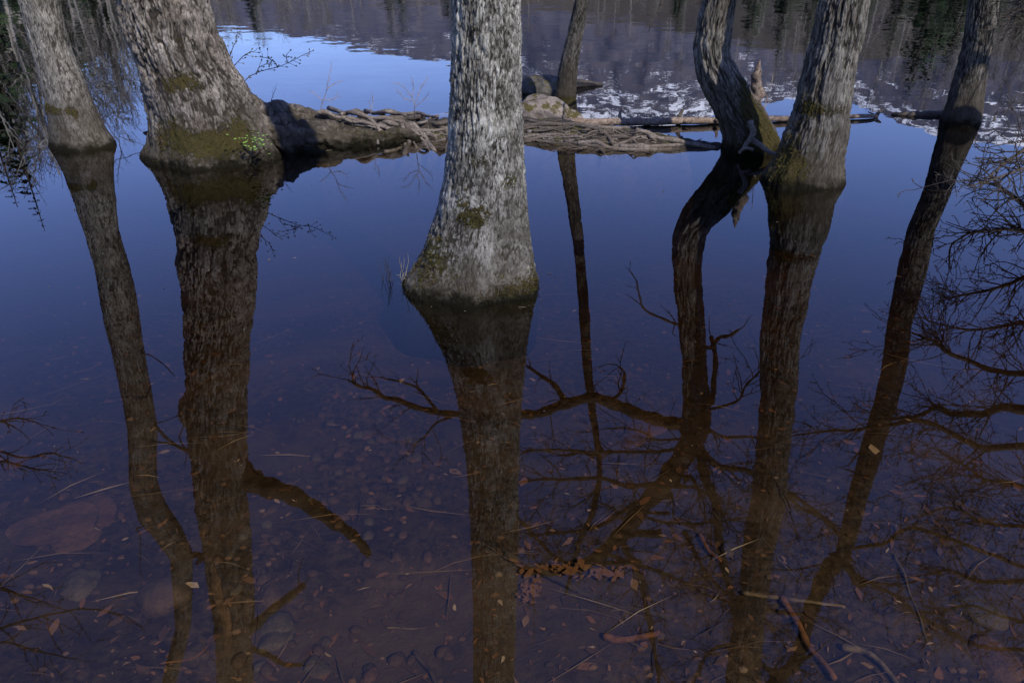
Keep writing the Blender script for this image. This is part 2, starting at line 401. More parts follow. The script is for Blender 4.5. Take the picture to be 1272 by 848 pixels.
def polar(name, az, r, zf, mat):
    A, R = np.meshgrid(az, r); Z = zf(A, R)
    X = R * np.sin(np.radians(A)); Y = R * np.cos(np.radians(A)); n, k = X.shape
    i = np.arange(n - 1)[:, None] * k + np.arange(k - 1)[None, :]
    F = np.stack([i, i + 1, i + k + 1, i + k], -1).reshape(-1, 4)
    return mesh(name, np.stack([X, Y, Z], -1).reshape(-1, 3), F, mat)
TREE_H = 11.0
def hillz(A, R):   # wooded slope that climbs from the far shore
    rs = shore_r(A); crest = rs + 75
    top = np.tan(np.radians(forest_el(A))) * crest - TREE_H * .80
    top = np.maximum(top, 1.5)
    t = np.clip((R - rs) / 75, -.3, 2.2)
    z = np.where(t < 0, t * 12, top * (t.clip(0, 1) ** 1.25))
    z = np.where(t > 1, top - (t - 1) * top * .8, z)
    return z + 1.2 * (fbm(A * .8, R * .06, 0 * A, 21, 4) - .5) * (t > 0)
m, nt, out = nodes("leaf_litter_slope"); g = G(nt); c = g.coord()
col = g.mix(g.noise(c, .35, 5, .7), (.030, .026, .018), (.075, .062, .048)); g.bsdf(out, col, .95); M['slope'] = m
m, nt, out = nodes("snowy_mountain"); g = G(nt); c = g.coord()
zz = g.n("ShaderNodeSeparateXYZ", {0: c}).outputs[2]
n = g.noise(c, .012, 6, .7); hazed_forest = g.mix(g.ramp(n, [(.4, 0.0), (.6, 1.0)]), (.046, .050, .076), (.088, .080, .096))  # purplish bare-forest tone with the blue of distance haze put into the colour
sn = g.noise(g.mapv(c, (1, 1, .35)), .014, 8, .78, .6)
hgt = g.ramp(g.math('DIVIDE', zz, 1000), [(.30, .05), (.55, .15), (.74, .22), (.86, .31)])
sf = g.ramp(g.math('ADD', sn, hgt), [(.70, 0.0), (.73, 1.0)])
col = g.mix(sf, hazed_forest, (.80, .82, .86)); g.bsdf(out, col, .9); M['mountain'] = m
az = np.linspace(-75, 75, 300)
link("wooded_hills", polar("wooded_hills", az, np.linspace(26, 320, 90), hillz, M['slope']), kind="structure")
def mountz(A, R):
    crest = 3000.0
    top = np.tan(np.radians(ridge_el(A))) * crest
    t = (R - 900) / (crest - 900)
    z = np.where(t < 1, top * np.clip(t, 0, 1) ** 1.35, top * (1 - (t - 1) * 1.5))
    gul = 1 - np.abs(2 * fbm(A * .55 + .25 * t, t * 2.2, 0 * A, 41, 5) - 1)
    return z + top * .07 * (gul - .8) * np.sin(np.clip(t, 0, 1) * math.pi) - 12 + 14 * (fbm(A * 3, R * .01, 0 * A, 61, 3) - .5) * (t > .5)
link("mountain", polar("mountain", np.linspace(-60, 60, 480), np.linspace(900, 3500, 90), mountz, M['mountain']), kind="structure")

# ------------------------------------------------------------------ far shore trees
m, nt, out = nodes("pale_far_trunk"); g = G(nt); c = g.coord()
col = g.mix(g.noise(c, 1.3, 4), (.08, .07, .06), (.40, .37, .33)); g.bsdf(out, col, .9); M['far_trunk'] = m
m, nt, out = nodes("far_twigs"); g = G(nt); c = g.coord()
col = g.mix(g.noise(c, .12, 3), (.055, .047, .038), (.125, .105, .09)); g.bsdf(out, col, .9); M['far_twig'] = m
m, nt, out = nodes("conifer_needles"); g = G(nt); c = g.coord()
col = g.mix(g.noise(c, 2.0, 3), (.010, .020, .008), (.032, .055, .018)); g.bsdf(out, col, .9); M['needle'] = m

def bare_tree(h, seed, fine=1.0):
    r = np.random.default_rng(seed); tk = Tubes(); tw = Tubes()
    lean = r.normal(0, .05, 2); n = 7
    P = np.array([[lean[0] * h * (i / n) ** 1.5 + r.normal(0, .05), lean[1] * h * (i / n) ** 1.5 + r.normal(0, .05), h * .92 * i / n] for i in range(n + 1)])
    tk.add(P, np.linspace(.14, .03, n + 1), 4, cap=False)
    for _ in range(int(16 * fine)):
        t = r.uniform(.28, .98); i = min(n - 1, int(t * n)); p = P[i] + (P[i + 1] - P[i]) * (t * n - i)
        a = r.uniform(0, 6.283); L = h * .30 * (1.25 - t) * r.uniform(.7, 1.3) + .5; e = r.uniform(.5, 1.1)
        d = np.array([math.cos(a) * math.cos(e), math.sin(a) * math.cos(e), math.sin(e)])
        q = p + d * L * .5 + r.normal(0, .1, 3); e2 = p + d * L + np.array([0, 0, .25 * L]) + r.normal(0, .15, 3)
        tk.add([p, q, e2], [.045, .03, .012], 3, cap=False)
        for _ in range(int(9 * fine)):
            s = r.uniform(.25, 1); b = p + (e2 - p) * s; dd = d + r.normal(0, .6, 3); dd[2] = abs(dd[2]) * .8 + .25; l = L * r.uniform(.2, .5)
            tw.add([b, b + dd * l * .5 + r.normal(0, .06, 3), b + dd * l + r.normal(0, .12, 3)], [.016, .012, .008], 3, cap=False)
    return tk, tw
def conifer(h, seed, w=.22):
    r = np.random.default_rng(seed); tk = Tubes(); tk.add([(0, 0, -.5), (0, 0, h * .5), (0, 0, h)], [.16, .1, .02], 5)
    V, F = [], []; n = 0; z = h * .12
    while z < h * .99:
        rr = h * w * (1 - z / h) ** .8 * r.uniform(.8, 1.15) + .12
        for k in range(int(5 + 9 * (1 - z / h))):
            a = r.uniform(0, 6.283); L = rr * r.uniform(.6, 1.15); dz = -L * r.uniform(.15, .45)
            c_, s_ = math.cos(a), math.sin(a)
            for q in range(3):
                t0 = .15 + q * .28; t1 = t0 + .36; wd = L * .17 * (1.2 - t0); o = r.normal(0, .05 * L, 3)
                p0 = np.array([c_ * L * t0, s_ * L * t0, z + dz * t0]); p1 = np.array([c_ * L * t1, s_ * L * t1, z + dz * t1]) + o
                sd_ = np.array([-s_, c_, r.uniform(-.6, .6)]) * wd
                V += [p0, (p0 + p1) / 2 + sd_ , p1, (p0 + p1) / 2 - sd_ + (0, 0, -wd * .8)]; F.append((n, n + 1, n + 2, n + 3)); n += 4
        z += h * .022 + .06
    return tk, np.array(V), np.array(F)

def tile(name, variants, places, mat):
    """one joined mesh: each variant copied to its places"""
    Vs, Qs, n = [], [], 0
    for (x, y_, z, s, a, k) in places:
        V, Q = variants[k]; ca, sa = math.cos(a), math.sin(a)
        W = np.stack([(V[:, 0] * ca - V[:, 1] * sa) * s + x, (V[:, 0] * sa + V[:, 1] * ca) * s + y_, V[:, 2] * s + z], 1)
        Vs.append(W); Qs.append(Q + n); n += len(W)
    return mesh(name, np.concatenate(Vs), np.concatenate(Qs), mat)
vt, vw = [], []
for k in range(7):
    tk, tw = bare_tree(12, 100 + k, 1.0)
    vt.append((tk.verts(), np.concatenate(tk.Q))); vw.append((tw.verts(), np.concatenate(tw.Q)))
pl = []; fr_ = np.random.default_rng(5)
while len(pl) < 400:
    a = fr_.uniform(-42, 42); row = fr_.random() ** 1.3; rs = float(shore_r(a)); R = rs + 2 + row * 76
    if fr_.random() > .35 + .65 * (rs / 150) and len(pl) % 3 == 0: pass
    x, y_ = R * math.sin(rad(a)), R * math.cos(rad(a)); z = float(hillz(np.array([a]), np.array([R]))[0])
    pl.append((x, y_, z - .3, fr_.uniform(.72, 1.05), fr_.uniform(0, 6.28), int(fr_.integers(0, 7))))
link("far_shore_forest", tile("far_shore_forest", vt, pl, M['far_trunk']), kind="stuff")
link("far_shore_brush", tile("far_shore_brush", vw, pl, M['far_twig']), kind="stuff")
CON = [(44, 250, 50), (8, 215, 46), (100, 130, 60), (15, 120, 52), (200, 60, 120), (320, 42, 155), (487, 40, 160), (500, 36, 158), (560, 34, 165), (870, 55, 130),
       (893, 58, 128), (930, 62, 120), (1100, 82, 100), (1128, 118, 96), (1150, 100, 104), (1225, 60, 99), (1040, 40, 104), (1260, 50, 101), (-60, 190, 45), (150, 95, 75), (25, 150, 58), (60, 120, 64), (85, 60, 66), (128, 60, 80), (965, 75, 112), (1000, 60, 118), (1180, 75, 96), (1205, 40, 92), (1290, 90, 94), (840, 40, 140), (1070, 50, 108)]
for i, (u, v, R) in enumerate(CON):
    a, e = azel(u, v); x, y_ = R * math.sin(rad(a)), R * math.cos(rad(a))
    z0 = float(hillz(np.array([a]), np.array([float(R)]))[0]) - .2; h = max(4.5, math.tan(rad(e)) * R - z0)
    tk, V, F = conifer(h, 300 + i, .17 + .05 * (i % 3))
    t = thing("conifer", "dark green conifer on the wooded far shore, mirrored in the lake", "conifer", (x, y_, z0), "conifers along the far shore")
    link("trunk", tk.mesh("conifer_trunk", M['twig']), t); link("crown", mesh("conifer_crown", V, F, M['needle'], False), t)

# ------------------------------------------------------------------ the flooded trees
class Tree:
    """traced: DIR rows (v, left, right) above the waterline, REF rows (v, left, right) in the mirror image"""
    def __init__(s, name, label, base, DIR, REF, mat, nseg=180, furrow=.006, fh=30, fst=.22, moss=(), scars=(), lobes=(5, .10), seed=1, top=2.6, ztop=None, group="trees standing in the flooded shallows", depth=.35, burls=(), plate=1.5):
        u0, v0 = base; B = gnd(u0, v0); s.Y = B[1]; s.base = np.array([B[0], B[1], 0.0]); s.seed = seed
        rows = []
        for (v, l, r) in DIR:
            (a, _), (b, _) = direct(l, v, s.Y), direct(r, v, s.Y)
            if a[2] > .015: rows.append((a[2], (a[0] + b[0]) / 2, abs(b[0] - a[0]) / 2, 0))
        D = np.array(sorted(r[:3] for r in rows)); E = []
        for (v, l, r) in REF:
            (a, _), (b, _) = refl(l, v, s.Y), refl(r, v, s.Y)
            E.append((a[2], (a[0] + b[0]) / 2, abs(b[0] - a[0]) / 2))
        E = np.array(sorted(E)); zc = D[-1, 0]
        xr = lambda q, k: np.interp(q, E[:, 0], E[:, k]) if q >= E[0, 0] else E[0, k] + (E[1, k] - E[0, k]) / (E[1, 0] - E[0, 0]) * (q - E[0, 0])
        dl = [0, D[-1, 1] - xr(zc, 1), D[-1, 2] - xr(zc, 2)]
        rows = [(q[0], q[1] - dl[1] * .35 * (q[0] / zc) ** 2, q[2] - dl[2] * .35 * (q[0] / zc) ** 2) for q in D]
        rows += [(q[0], q[1] + dl[1] * .65 * math.exp(-(q[0] - zc) / .9), q[2] + dl[2] * .65 * math.exp(-(q[0] - zc) / .9)) for q in E if q[0] > zc + .15]
        rows.sort(); R = np.array(rows)
        z, cx, rr = R[:, 0], R[:, 1], R[:, 2]
        cx0 = cx[0]; r0 = rr[0]
        # below the water: carry on down to the bed, widening
        bz = float(bedz(np.array([s.base[0]]), np.array([s.Y]))[0]) - .15
        sx = (cx[1] - cx[0]) / (z[1] - z[0]) * .4
        z = np.concatenate([[bz, 0.0], z]); cx = np.concatenate([[cx0 + sx * bz, cx0 + sx * -z[2] * .5], cx]); rr = np.concatenate([[r0 * 1.15, r0 * 1.04], rr])
        if top:
            dz = z[-1] - z[-3]; ss = (cx[-1] - cx[-3]) / dz
            z = np.append(z, z[-1] + top); cx = np.append(cx, cx[-1] + ss * top * .7); rr = np.append(rr, rr[-1] * .45)
        s.z, s.cx, s.rr = z, cx, rr
        zz = np.concatenate([np.arange(bz, -.12, .04), np.arange(-.12, 1.9, .009), np.arange(1.9, 4.0, .028), np.arange(4.0, max(4.02, z[-1]), .05)])
        zz = zz[zz <= z[-1]]
        C = np.interp(zz, z, cx); Rr = np.interp(zz, z, rr)
        def sm(a, w):
            k = np.exp(-np.linspace(-2, 2, w) ** 2); k /= k.sum()
            return np.convolve(np.pad(a, (w // 2, w // 2), 'edge'), k, 'valid')[:len(a)]
        zu = np.arange(bz, z[-1] + .01, .01); Cu = sm(np.interp(zu, z, cx), 13); Ru = sm(np.interp(zu, z, rr), 9)
        C = np.interp(zz, zu, Cu); Rr = np.interp(zz, zu, Ru)
        s.zz, s.C, s.R = zz, C, Rr
        Yc = s.Y + .04 * (fbm(zz * .8, 0 * zz + seed, 0 * zz, 15, 2) - .5) * np.clip(zz, 0, 2)
        s.Yc = Yc
        th = np.arange(nseg) * 2 * math.pi / nseg
        TH, ZZ = np.meshgrid(th, zz)
        Cg = C[:, None]; Rg = Rr[:, None] * np.ones_like(TH)
        lob = lobes[1] * np.exp(-np.clip(ZZ, 0, 9) / .28) * (np.cos(TH * lobes[0] + seed) + .5 * np.cos(TH * (lobes[0] + 2) + 2 * seed))
        lob = lob * (1 - .6 * np.abs(np.cos(TH)))         # keep the traced outline
        lump = .05 * (fbm(np.cos(TH) * 1.7 + seed, np.sin(TH) * 1.7, ZZ * 1.6, seed, 3) - .5)
        Rg = Rg * (1 + lob + lump)
        R0 = np.mean(Rr[(zz > 0) & (zz < 2)])
        px, py = np.cos(TH) * R0, np.sin(TH) * R0
        wx_ = .02 * (fbm(px * 9, py * 9, ZZ * 5, seed + 3, 2) - .5)
        a = fbm((px + wx_) * fh, (py + wx_) * fh, ZZ * fh * fst, seed + 11, 3, .5)
        rid = np.abs(2 * a - 1); fur = sstep(.02, .30, rid)                 # 0 deep in a furrow
        b = fbm(px * fh * 2.7, py * fh * 2.7, ZZ * fh * fst * 2.7, seed + 31, 3)
        fur2 = sstep(.0, .22, np.abs(2 * b - 1))
        pl_ = sstep(.0, .45, np.abs(2 * fbm((px + 2 * wx_) * fh * .38, (py + 2 * wx_) * fh * .38, ZZ * fh * fst * .33, seed + 51, 2) - 1))
        # moss and scars: (angle deg, z, spread m, height m, strength); angle 270 faces the camera
        moss_a = np.full(TH.shape, .06)
        moss_a += .16 * np.exp(-np.clip(ZZ, 0, 9) / .12) * (.5 + fbm(px * 5, py * 5, ZZ * 5, 99, 2))
        for (ad, mz, sw, sh, st) in moss:
            dth = (TH - rad(ad) + math.pi) % (2 * math.pi) - math.pi
            moss_a += st * np.exp(-(dth * R0 / sw) ** 2 - ((ZZ - mz) / sh) ** 2)
        scar_a = np.zeros(TH.shape); 
        for (ad, mz, sw, sh, st) in scars:
            dth = (TH - rad(ad) + math.pi) % (2 * math.pi) - math.pi
            q = (np.abs(dth) * R0 / sw) ** 2 + (np.abs(ZZ - mz) / sh) ** 2 + .9 * (fbm(px * 12, py * 12, ZZ * 4, 7, 3) - .5)
            scar_a = np.maximum(scar_a, sstep(1.1, .8, q))
        for (ad, mz, sw, sh, hgt) in burls:
            dth = (TH - rad(ad) + math.pi) % (2 * math.pi) - math.pi
            Rg = Rg + hgt * np.exp(-(np.abs(dth) * R0 / sw) ** 3 - (np.abs(ZZ - mz) / sh) ** 3)
        disp = furrow * (plate * (pl_ - .6) + (fur - .6) * (1 - .7 * scar_a) + .35 * (fur2 - .5) + .6 * (fbm(px * 60, py * 60, ZZ * 40, 3, 2) - .5)) - .012 * scar_a
        disp = disp + .010 * np.clip(moss_a - .3, 0, 1) * fbm(px * 50, py * 50, ZZ * 50, 1, 3)
        Rg = Rg + disp
        rc = float(np.interp(.9, zz, Rr)) * 1.05
        Ry = np.where(Rg > rc, rc + (Rg - rc) * depth, Rg)
        V = np.stack([Cg + np.cos(TH) * Rg, Yc[:, None] + np.sin(TH) * Ry, ZZ], -1).reshape(-1, 3) - s.base
        n, k = TH.shape
        i = np.arange(n - 1)[:, None] * k; j = np.arange(k)[None, :]; j2 = (j + 1) % k
        F = np.stack([i + j, i + j2, i + k + j2, i + k + j], -1).reshape(-1, 4)
        capc = np.array([[C[-1] - s.base[0], Yc[-1] - s.base[1], zz[-1] + Rr[-1] * .2]])
        jj = np.arange(k); T = np.stack([(n - 1) * k + jj, (n - 1) * k + (jj + 1) % k, np.full(k, n * k)], -1)
        s.root = thing(name, label, "tree", tuple(s.base), group)
        fa_ = np.clip(fur * .75 + fur2 * .25 + .3 * plate * (pl_ - .6), 0, 1)
        ap = lambda q: np.append(q.ravel(), q.ravel()[-1])
        s.trunk = link("trunk", mesh("trunk", np.vstack([V, capc]), [F, T], mat, True, {'furrow': ap(fa_), 'moss': ap(moss_a), 'scar': ap(scar_a)}), s.root)
        # tufts of moss standing off the bark
        mr = np.random.default_rng(seed + 400); m2 = moss_a + .7 * (fbm(px * 14, py * 14, ZZ * 14, 12, 3) - .5)
        ok = np.argwhere((m2 > .38) & (ZZ > .015) & (ZZ < 1.6))
        if len(ok) > 40:
            ok = ok[mr.integers(0, len(ok), min(6500, len(ok)))]
            VV = V.reshape(n, k, 3); Pm = VV[ok[:, 0], ok[:, 1]] + mr.normal(0, .003, (len(ok), 3)); t_ = TH[ok[:, 0], ok[:, 1]]
            N = np.stack([np.cos(t_), np.sin(t_), 0 * t_ + .1], 1) + mr.normal(0, .55, (len(ok), 3)); N /= np.linalg.norm(N, axis=1)[:, None]
            A = np.cross(N, mr.normal(0, 1, (len(ok), 3))); A /= np.linalg.norm(A, axis=1)[:, None]
            L = mr.uniform(.004, .013, (len(ok), 1)); w = mr.uniform(.0012, .003, (len(ok), 1))
            Vm = np.stack([Pm - A * w - N * .002, Pm + A * w - N * .002, Pm + N * L], 1).reshape(-1, 3); Fm = np.arange(len(Vm)).reshape(-1, 3)
            link("moss", mesh("moss", Vm, Fm, M['moss'], False), s.root, kind="stuff")
        s.twigs = Tubes()
    def at(s, z):
        return np.array([np.interp(z, s.zz, s.C), np.interp(z, s.zz, s.Yc), z]), float(np.interp(z, s.zz, s.R))
    def limb(s, pts, w0, w1, dy=0.0, dens=1.0, twl=.6, mat=None, inside=True, k=10, end_twigs=True, kink=.28, maxlvl=3, wob=.02, label=None):
        """pts: (u, v) in the mirror image from trunk to tip; dy: how far the tip lies behind the trunk plane"""
        n = len(pts); P = []; t_ = 1
        for i, (u, v) in enumerate(pts):
            p, t_ = refl(u, v, s.Y + dy * i / (n - 1)); P.append(p)
        P = np.array(P)
        if inside:
            a, r = s.at(P[0][2]); P = np.vstack([[P[0][0] * .35 + a[0] * .65, a[1] * .7 + P[0][1] * .3, P[0][2] - .03], P])
        P = spline(P, 6); P = wobble(P, wob, 3.0, s.seed + len(pts) + pts[0][0])
        R = np.linspace(w0 / 2 / FPX * t_, w1 / 2 / FPX * t_, len(P)) * (1 + .12 * np.sin(np.arange(len(P)) * 1.3))
        R[0] *= 1.25
        tb = Tubes(); tb.add(P - s.base, R, k, .18)
        o = link("branch", tb.mesh("branch", mat or M['limb']), s.root)
        if label: o["label"] = label
        if dens > 0:
            L = np.sum(np.linalg.norm(np.diff(P, axis=0), axis=1)); m_ = int(L * 16 * dens)
            for _ in range(m_):
                i = int(TW.integers(len(P) // 6, len(P))); a = P[min(i + 1, len(P) - 1)] - P[i - 1]; a /= np.linalg.norm(a)
                q = np.cross(a, TW.normal(0, 1, 3)); q /= np.linalg.norm(q) + 1e-9
                ang = TW.uniform(.5, 1.2)
                grow(s.twigs, P[i] - s.base, a * math.cos(ang) + q * math.sin(ang), twl * TW.uniform(.4, 1.35), min(.007, R[i] * .55), 1, dens, .25, kink, .0028, maxlvl)
            if end_twigs:
                a = P[-1] - P[-3]
                grow(s.twigs, P[-1] - s.base, a, twl * .9, min(.006, R[-1]), 0, dens, .1, kink, .0028, maxlvl)
        return P
    def crown(s, zs, n, L, dens=1.0):
        for _ in range(n):
            z = TW.uniform(*zs); a, r = s.at(z); th = TW.uniform(0, 6.28)
            d = np.array([math.cos(th), math.sin(th), TW.uniform(.3, 1.0)])
            grow(s.twigs, a - s.base, d, L * TW.uniform(.6, 1.2), .022, 0, dens, .3, .25, .002, 3)
    def done(s):
        if s.twigs.n: link("twigs", s.twigs.mesh("twigs", M['twig']), s.root, kind="stuff")

FRONT = 270
t1 = Tree("flooded_tree", "slim pale grey tree with fine bark, leaning left at the left edge of the water", (102, 180),
    [(0, 31, 78), (60, 45, 88), (100, 53, 104), (140, 62, 120), (165, 64, 133), (176, 64, 142)],
    [(240, 81, 134), (280, 94, 140), (330, 109, 147), (370, 118, 159), (400, 125, 165), (450, 139, 174), (500, 152, 186), (540, 159, 193), (568, 160, 192), (600, 161, 193),
     (620, 167, 199), (640, 172, 210), (660, 190, 224), (690, 212, 238), (740, 216, 238), (780, 218, 236), (810, 210, 229), (848, 202, 218)],
    M['bark_pale'], 140, .004, 85, .2, moss=[(255, .30, .10, .05, .5), (300, .28, .04, .05, .5), (225, .32, .05, .04, .45)], seed=1)
t2 = Tree("flooded_tree", "very thick old tree with shaggy mossy bark and a long root reaching right", (255, 191),
    [(0, 154, 258), (40, 161, 269), (80, 177, 285), (110, 183, 305), (150, 191, 322), (172, 188, 338), (184, 184, 346)],
    [(230, 209, 318), (280, 214, 309), (330, 218, 307), (400, 226, 306), (450, 229, 304), (500, 231, 302), (568, 238, 304), (620, 244, 305), (660, 252, 309), (700, 259, 312),
     (750, 266, 314), (800, 270, 311), (848, 271, 312)],
    M['bark_old'], 340, .017, 40, .30, moss=[(285, .60, .13, .09, .62), (292, .16, .28, .13, .42), (255, .30, .07, .16, .42), (262, .55, .05, .08, .35), (300, .85, .04, .15, .35), (285, .18, .22, .10, .35), (322, .30, .08, .10, .4), (232, .22, .05, .15, .4), (300, 1.25, .05, .12, .35)],
    scars=[(250, 4.5, .10, .42, 1), (268, 5.1, .085, .42, 1)], lobes=(5, .12), seed=2, burls=[(190, 2.35, .12, .13, .075)])
t3 = Tree("flooded_tree", "pale lichen covered tree with flared base, nearest to the camera, rising alone from open water", (596, 354),
    [(0, 560, 643), (60, 561, 644), (120, 559, 645), (170, 557, 648), (220, 552, 652), (260, 543, 654), (300, 530, 659), (320, 521, 662), (335, 512, 665), (346, 503, 667)],
    [(470, 565, 651), (520, 575, 648), (560, 580, 648), (600, 585, 647), (680, 588, 646), (760, 589, 642), (848, 589, 638)],
    M['bark_white'], 320, .011, 60, .30, moss=[(262, .44, .085, .085, .55), (268, .70, .06, .07, .36), (310, .60, .05, .06, .5), (215, .20, .16, .14, .45), (270, .02, .3, .05, .12), (330, .08, .12, .10, .3), (300, .05, .15, .05, .15), (250, 1.25, .04, .06, .25), (240, .55, .05, .1, .3)],
    lobes=(6, .09), seed=3, depth=.3, plate=.5)
t4 = Tree("flooded_tree", "crooked tree with deeply ridged bark, bowed trunk and green moss at its foot", (935, 184),
    [(0, 868, 908), (30, 863.5, 903), (60, 860, 903), (80, 862, 910), (100, 867, 924), (120, 877, 936), (140, 885, 948), (160, 896, 960), (172, 899, 966)],
    [(240, 849, 906), (280, 845, 883), (330, 846, 880), (400, 850, 880), (450, 852, 880), (500, 852, 884), (530, 850, 882), (548, 848, 876)],
    M['bark_ridge'], 180, .012, 44, .16, moss=[(300, .33, .11, .16, .62), (320, .15, .12, .14, .55), (280, .06, .2, .08, .45), (320, .52, .07, .08, .4)], seed=4, top=0, lobes=(4, .12), depth=.9)
t5 = Tree("flooded_tree", "straight grey tree with vertical ridges and a mossy ring above its wide foot", (998, 224),
    [(0, 1011, 1065), (50, 1004, 1062), (100, 994, 1054), (150, 982, 1052), (190, 967, 1047), (208, 955, 1047), (220, 949, 1048)],
    [(280, 960, 1033), (330, 965, 1024), (380, 961, 1014), (430, 955, 1002), (480, 951, 995), (568, 943, 981), (620, 935, 976), (680, 925, 962), (740, 920, 953), (800, 908, 946), (848, 902, 944)],
    M['bark_ridge'], 260, .011, 62, .15, moss=[(262, .52, .22, .05, .42), (225, .60, .08, .15, .3), (230, .12, .12, .12, .6), (200, .3, .1, .2, .4)], seed=5)
t6 = Tree("flooded_tree", "slim tree leaning right with a dark soaked band at the waterline, rightmost in the water", (1196, 152),
    [(0, 1197, 1229), (50, 1195, 1227.5), (100, 1185, 1222), (130, 1177, 1220), (145, 1172, 1219)],
    [(200, 1165.5, 1205), (240, 1154, 1192), (280, 1142, 1175), (330, 1124, 1160), (400, 1106, 1134), (450, 1098, 1127), (500, 1088, 1114), (568, 1070, 1095), (620, 1055, 1078), (660, 1047, 1067), (690, 1040, 1057), (703, 1030, 1052)],
    M['bark_dim'], 150, .005, 70, .16, seed=6, top=0)
t7 = Tree("flooded_tree", "thin dark tree behind the tangled roots, smallest of the trees in the water", (702, 137),
    [(0, 712, 730.5), (50, 702, 722), (90, 693, 716), (120, 689, 715), (132, 688, 716)],
    [(180, 700, 716), (280, 711, 725), (330, 717, 728.6), (400, 721, 733.5), (450, 724, 735), (500, 730, 739), (568, 741, 748), (601, 742, 748), (640, 733, 740), (670, 718, 724)],
    M['bark_dark'], 90, .005, 50, .25, moss=[(270, .1, .2, .06, .5)], seed=7, top=1.0)

# limbs, traced in the mirror image from trunk to tip
t1.limb([(192, 528), (207, 543), (222, 553), (236, 556)], 5, 2, .2, .25, .25)
t1.limb([(166, 438), (185, 442), (203, 455), (216, 467)], 2, 1, 0, 0)
t1.limb([(232, 690), (246, 688), (258, 690)], 10, 6, .1, .2, .2)
t1.limb([(170, 656), (174, 665), (174, 700)], 2, 1, 0, .15, .3)
t2.limb([(300, 588), (318, 600), (350, 610), (385, 628), (415, 648), (440, 668), (459, 690)], 34, 9, -.3, 0, k=16, label="thick broken limb stub")
t2.limb([(303, 788), (325, 768), (350, 748), (376, 728)], 15, 9, -.2, .1, .3)
t2.limb([(308, 803), (330, 812), (350, 823), (372, 825)], 9, 5, -.1, .1, .3)
t2.limb([(240, 565), (228, 556), (222, 545), (226, 533)], 3, 1.5, 0, .1, .2)
t2.limb([(240, 563), (215, 553), (195, 549)], 5, 2, -.1, .2, .2)
t2.limb([(262, 700), (252, 693), (244, 700)], 9, 5, 0, 0)
t2.crown((6.3, 8.5), 8, 2.0, .5)
# crooked tree: leaning leaders and the long horizontal limb behind the near tree
t4.limb([(862, 538), (848, 566), (826, 597), (795, 632), (770, 665), (742, 690), (705, 706), (660, 708), (636, 706)], 28, 9, .0, .9, .55, M['bark_ridge'], k=18)
t4.limb([(868, 540), (871, 565), (878, 595), (890, 625), (893, 665), (900, 705), (910, 745), (915, 775)], 12, 8, .2, .9, .6, k=12)
t4.limb([(854, 524), (830, 524), (800, 516), (765, 503), (735, 494), (700, 502), (668, 514), (640, 514), (610, 515), (575, 514), (548, 512), (520, 506), (495, 497), (478, 493), (462, 483), (448, 480), (432, 471)], 17, 3, .5, .42, .42, k=12)
t4.limb([(702, 500), (690, 480), (672, 468), (652, 455)], 8, 3, .3, .5, .35, inside=False)
t4.limb([(757, 500), (772, 487), (776, 466), (770, 456)], 5, 2, .4, .7, .4, inside=False)
t4.limb([(544, 512), (530, 494), (518, 482), (500, 475), (478, 471)], 4, 2, .5, .45, .25, inside=False)
t4.limb([(560, 518), (540, 526), (528, 542), (520, 548)], 3, 1.5, .5, .6, .35, inside=False)
t4.limb([(851, 405), (835, 402), (818, 395), (800, 384), (794, 372), (790, 350)], 4.5, 2, -.2, .3, .22)
t4.limb([(882, 432), (893, 420), (905, 418), (916, 411)], 6, 4, -.1, .15, .2)
t4.limb([(884, 500), (888, 470), (888, 440), (884, 418)], 7, 6, .05, .1, .2)
t4.limb([(878, 508), (900, 504), (918, 497), (925, 480), (938, 466), (952, 455)], 4, 2, .3, .7, .5)
t4.limb([(874, 530), (890, 538), (906, 543), (940, 543), (970, 549)], 4, 3, .3, .7, .5)
t4.limb([(868, 555), (892, 578), (920, 582), (942, 591), (978, 612), (1010, 632), (1042, 664)], 8, 4, .6, .7, .6)
t4.limb([(838, 546), (812, 546), (800, 537), (775, 530), (755, 530)], 4, 2, -.4, .8, .5)
t4.limb([(832, 558), (790, 560), (740, 560), (690, 557), (652, 559)], 5, 3, -.3, .7, .45)
t4.limb([(805, 602), (780, 604), (755, 596), (730, 594), (700, 596), (672, 595), (645, 600)], 7, 3, .3, .7, .45)
t4.limb([(805, 618), (780, 630), (755, 648), (725, 658), (690, 660), (660, 664)], 8, 3, -.3, .7, .5)
t4.limb([(778, 665), (780, 685), (792, 705), (800, 735), (806, 760), (814, 800), (820, 848)], 8, 4, .3, .8, .6)
t4.limb([(715, 700), (690, 692), (668, 672), (655, 655), (644, 645)], 6, 3, .3, .8, .5)
t4.limb([(830, 604), (850, 606), (865, 606), (885, 618)], 6, 3, -.3, .9, .5)
t4.limb([(800, 640), (830, 650), (870, 650), (905, 646), (945, 640)], 4, 2, .5, .9, .6)
t4.limb([(850, 660), (865, 690), (880, 715), (900, 735), (930, 760)], 5, 3, .4, .9, .7, inside=False)
t4.limb([(760, 690), (800, 705), (840, 720), (880, 742), (930, 755), (960, 780)], 4, 2, .6, .9, .7, inside=False)
t4.crown((3.2, 3.4), 2, .6)
t5.limb([(938, 600), (960, 600), (978, 616), (1000, 632), (1022, 642), (1040, 660), (1045, 690)], 5, 4, .5, .9, .5)
t5.limb([(918, 745), (950, 755), (985, 762), (1010, 760)], 8, 4, .3, .8, .5)
t5.limb([(912, 800), (880, 812), (860, 848)], 6, 3, .3, .8, .5)
t5.limb([(940, 820), (965, 835), (990, 822), (1010, 812)], 9, 5, .2, .6, .5)
t5.crown((5.0, 7.0), 14, 1.6, .8)
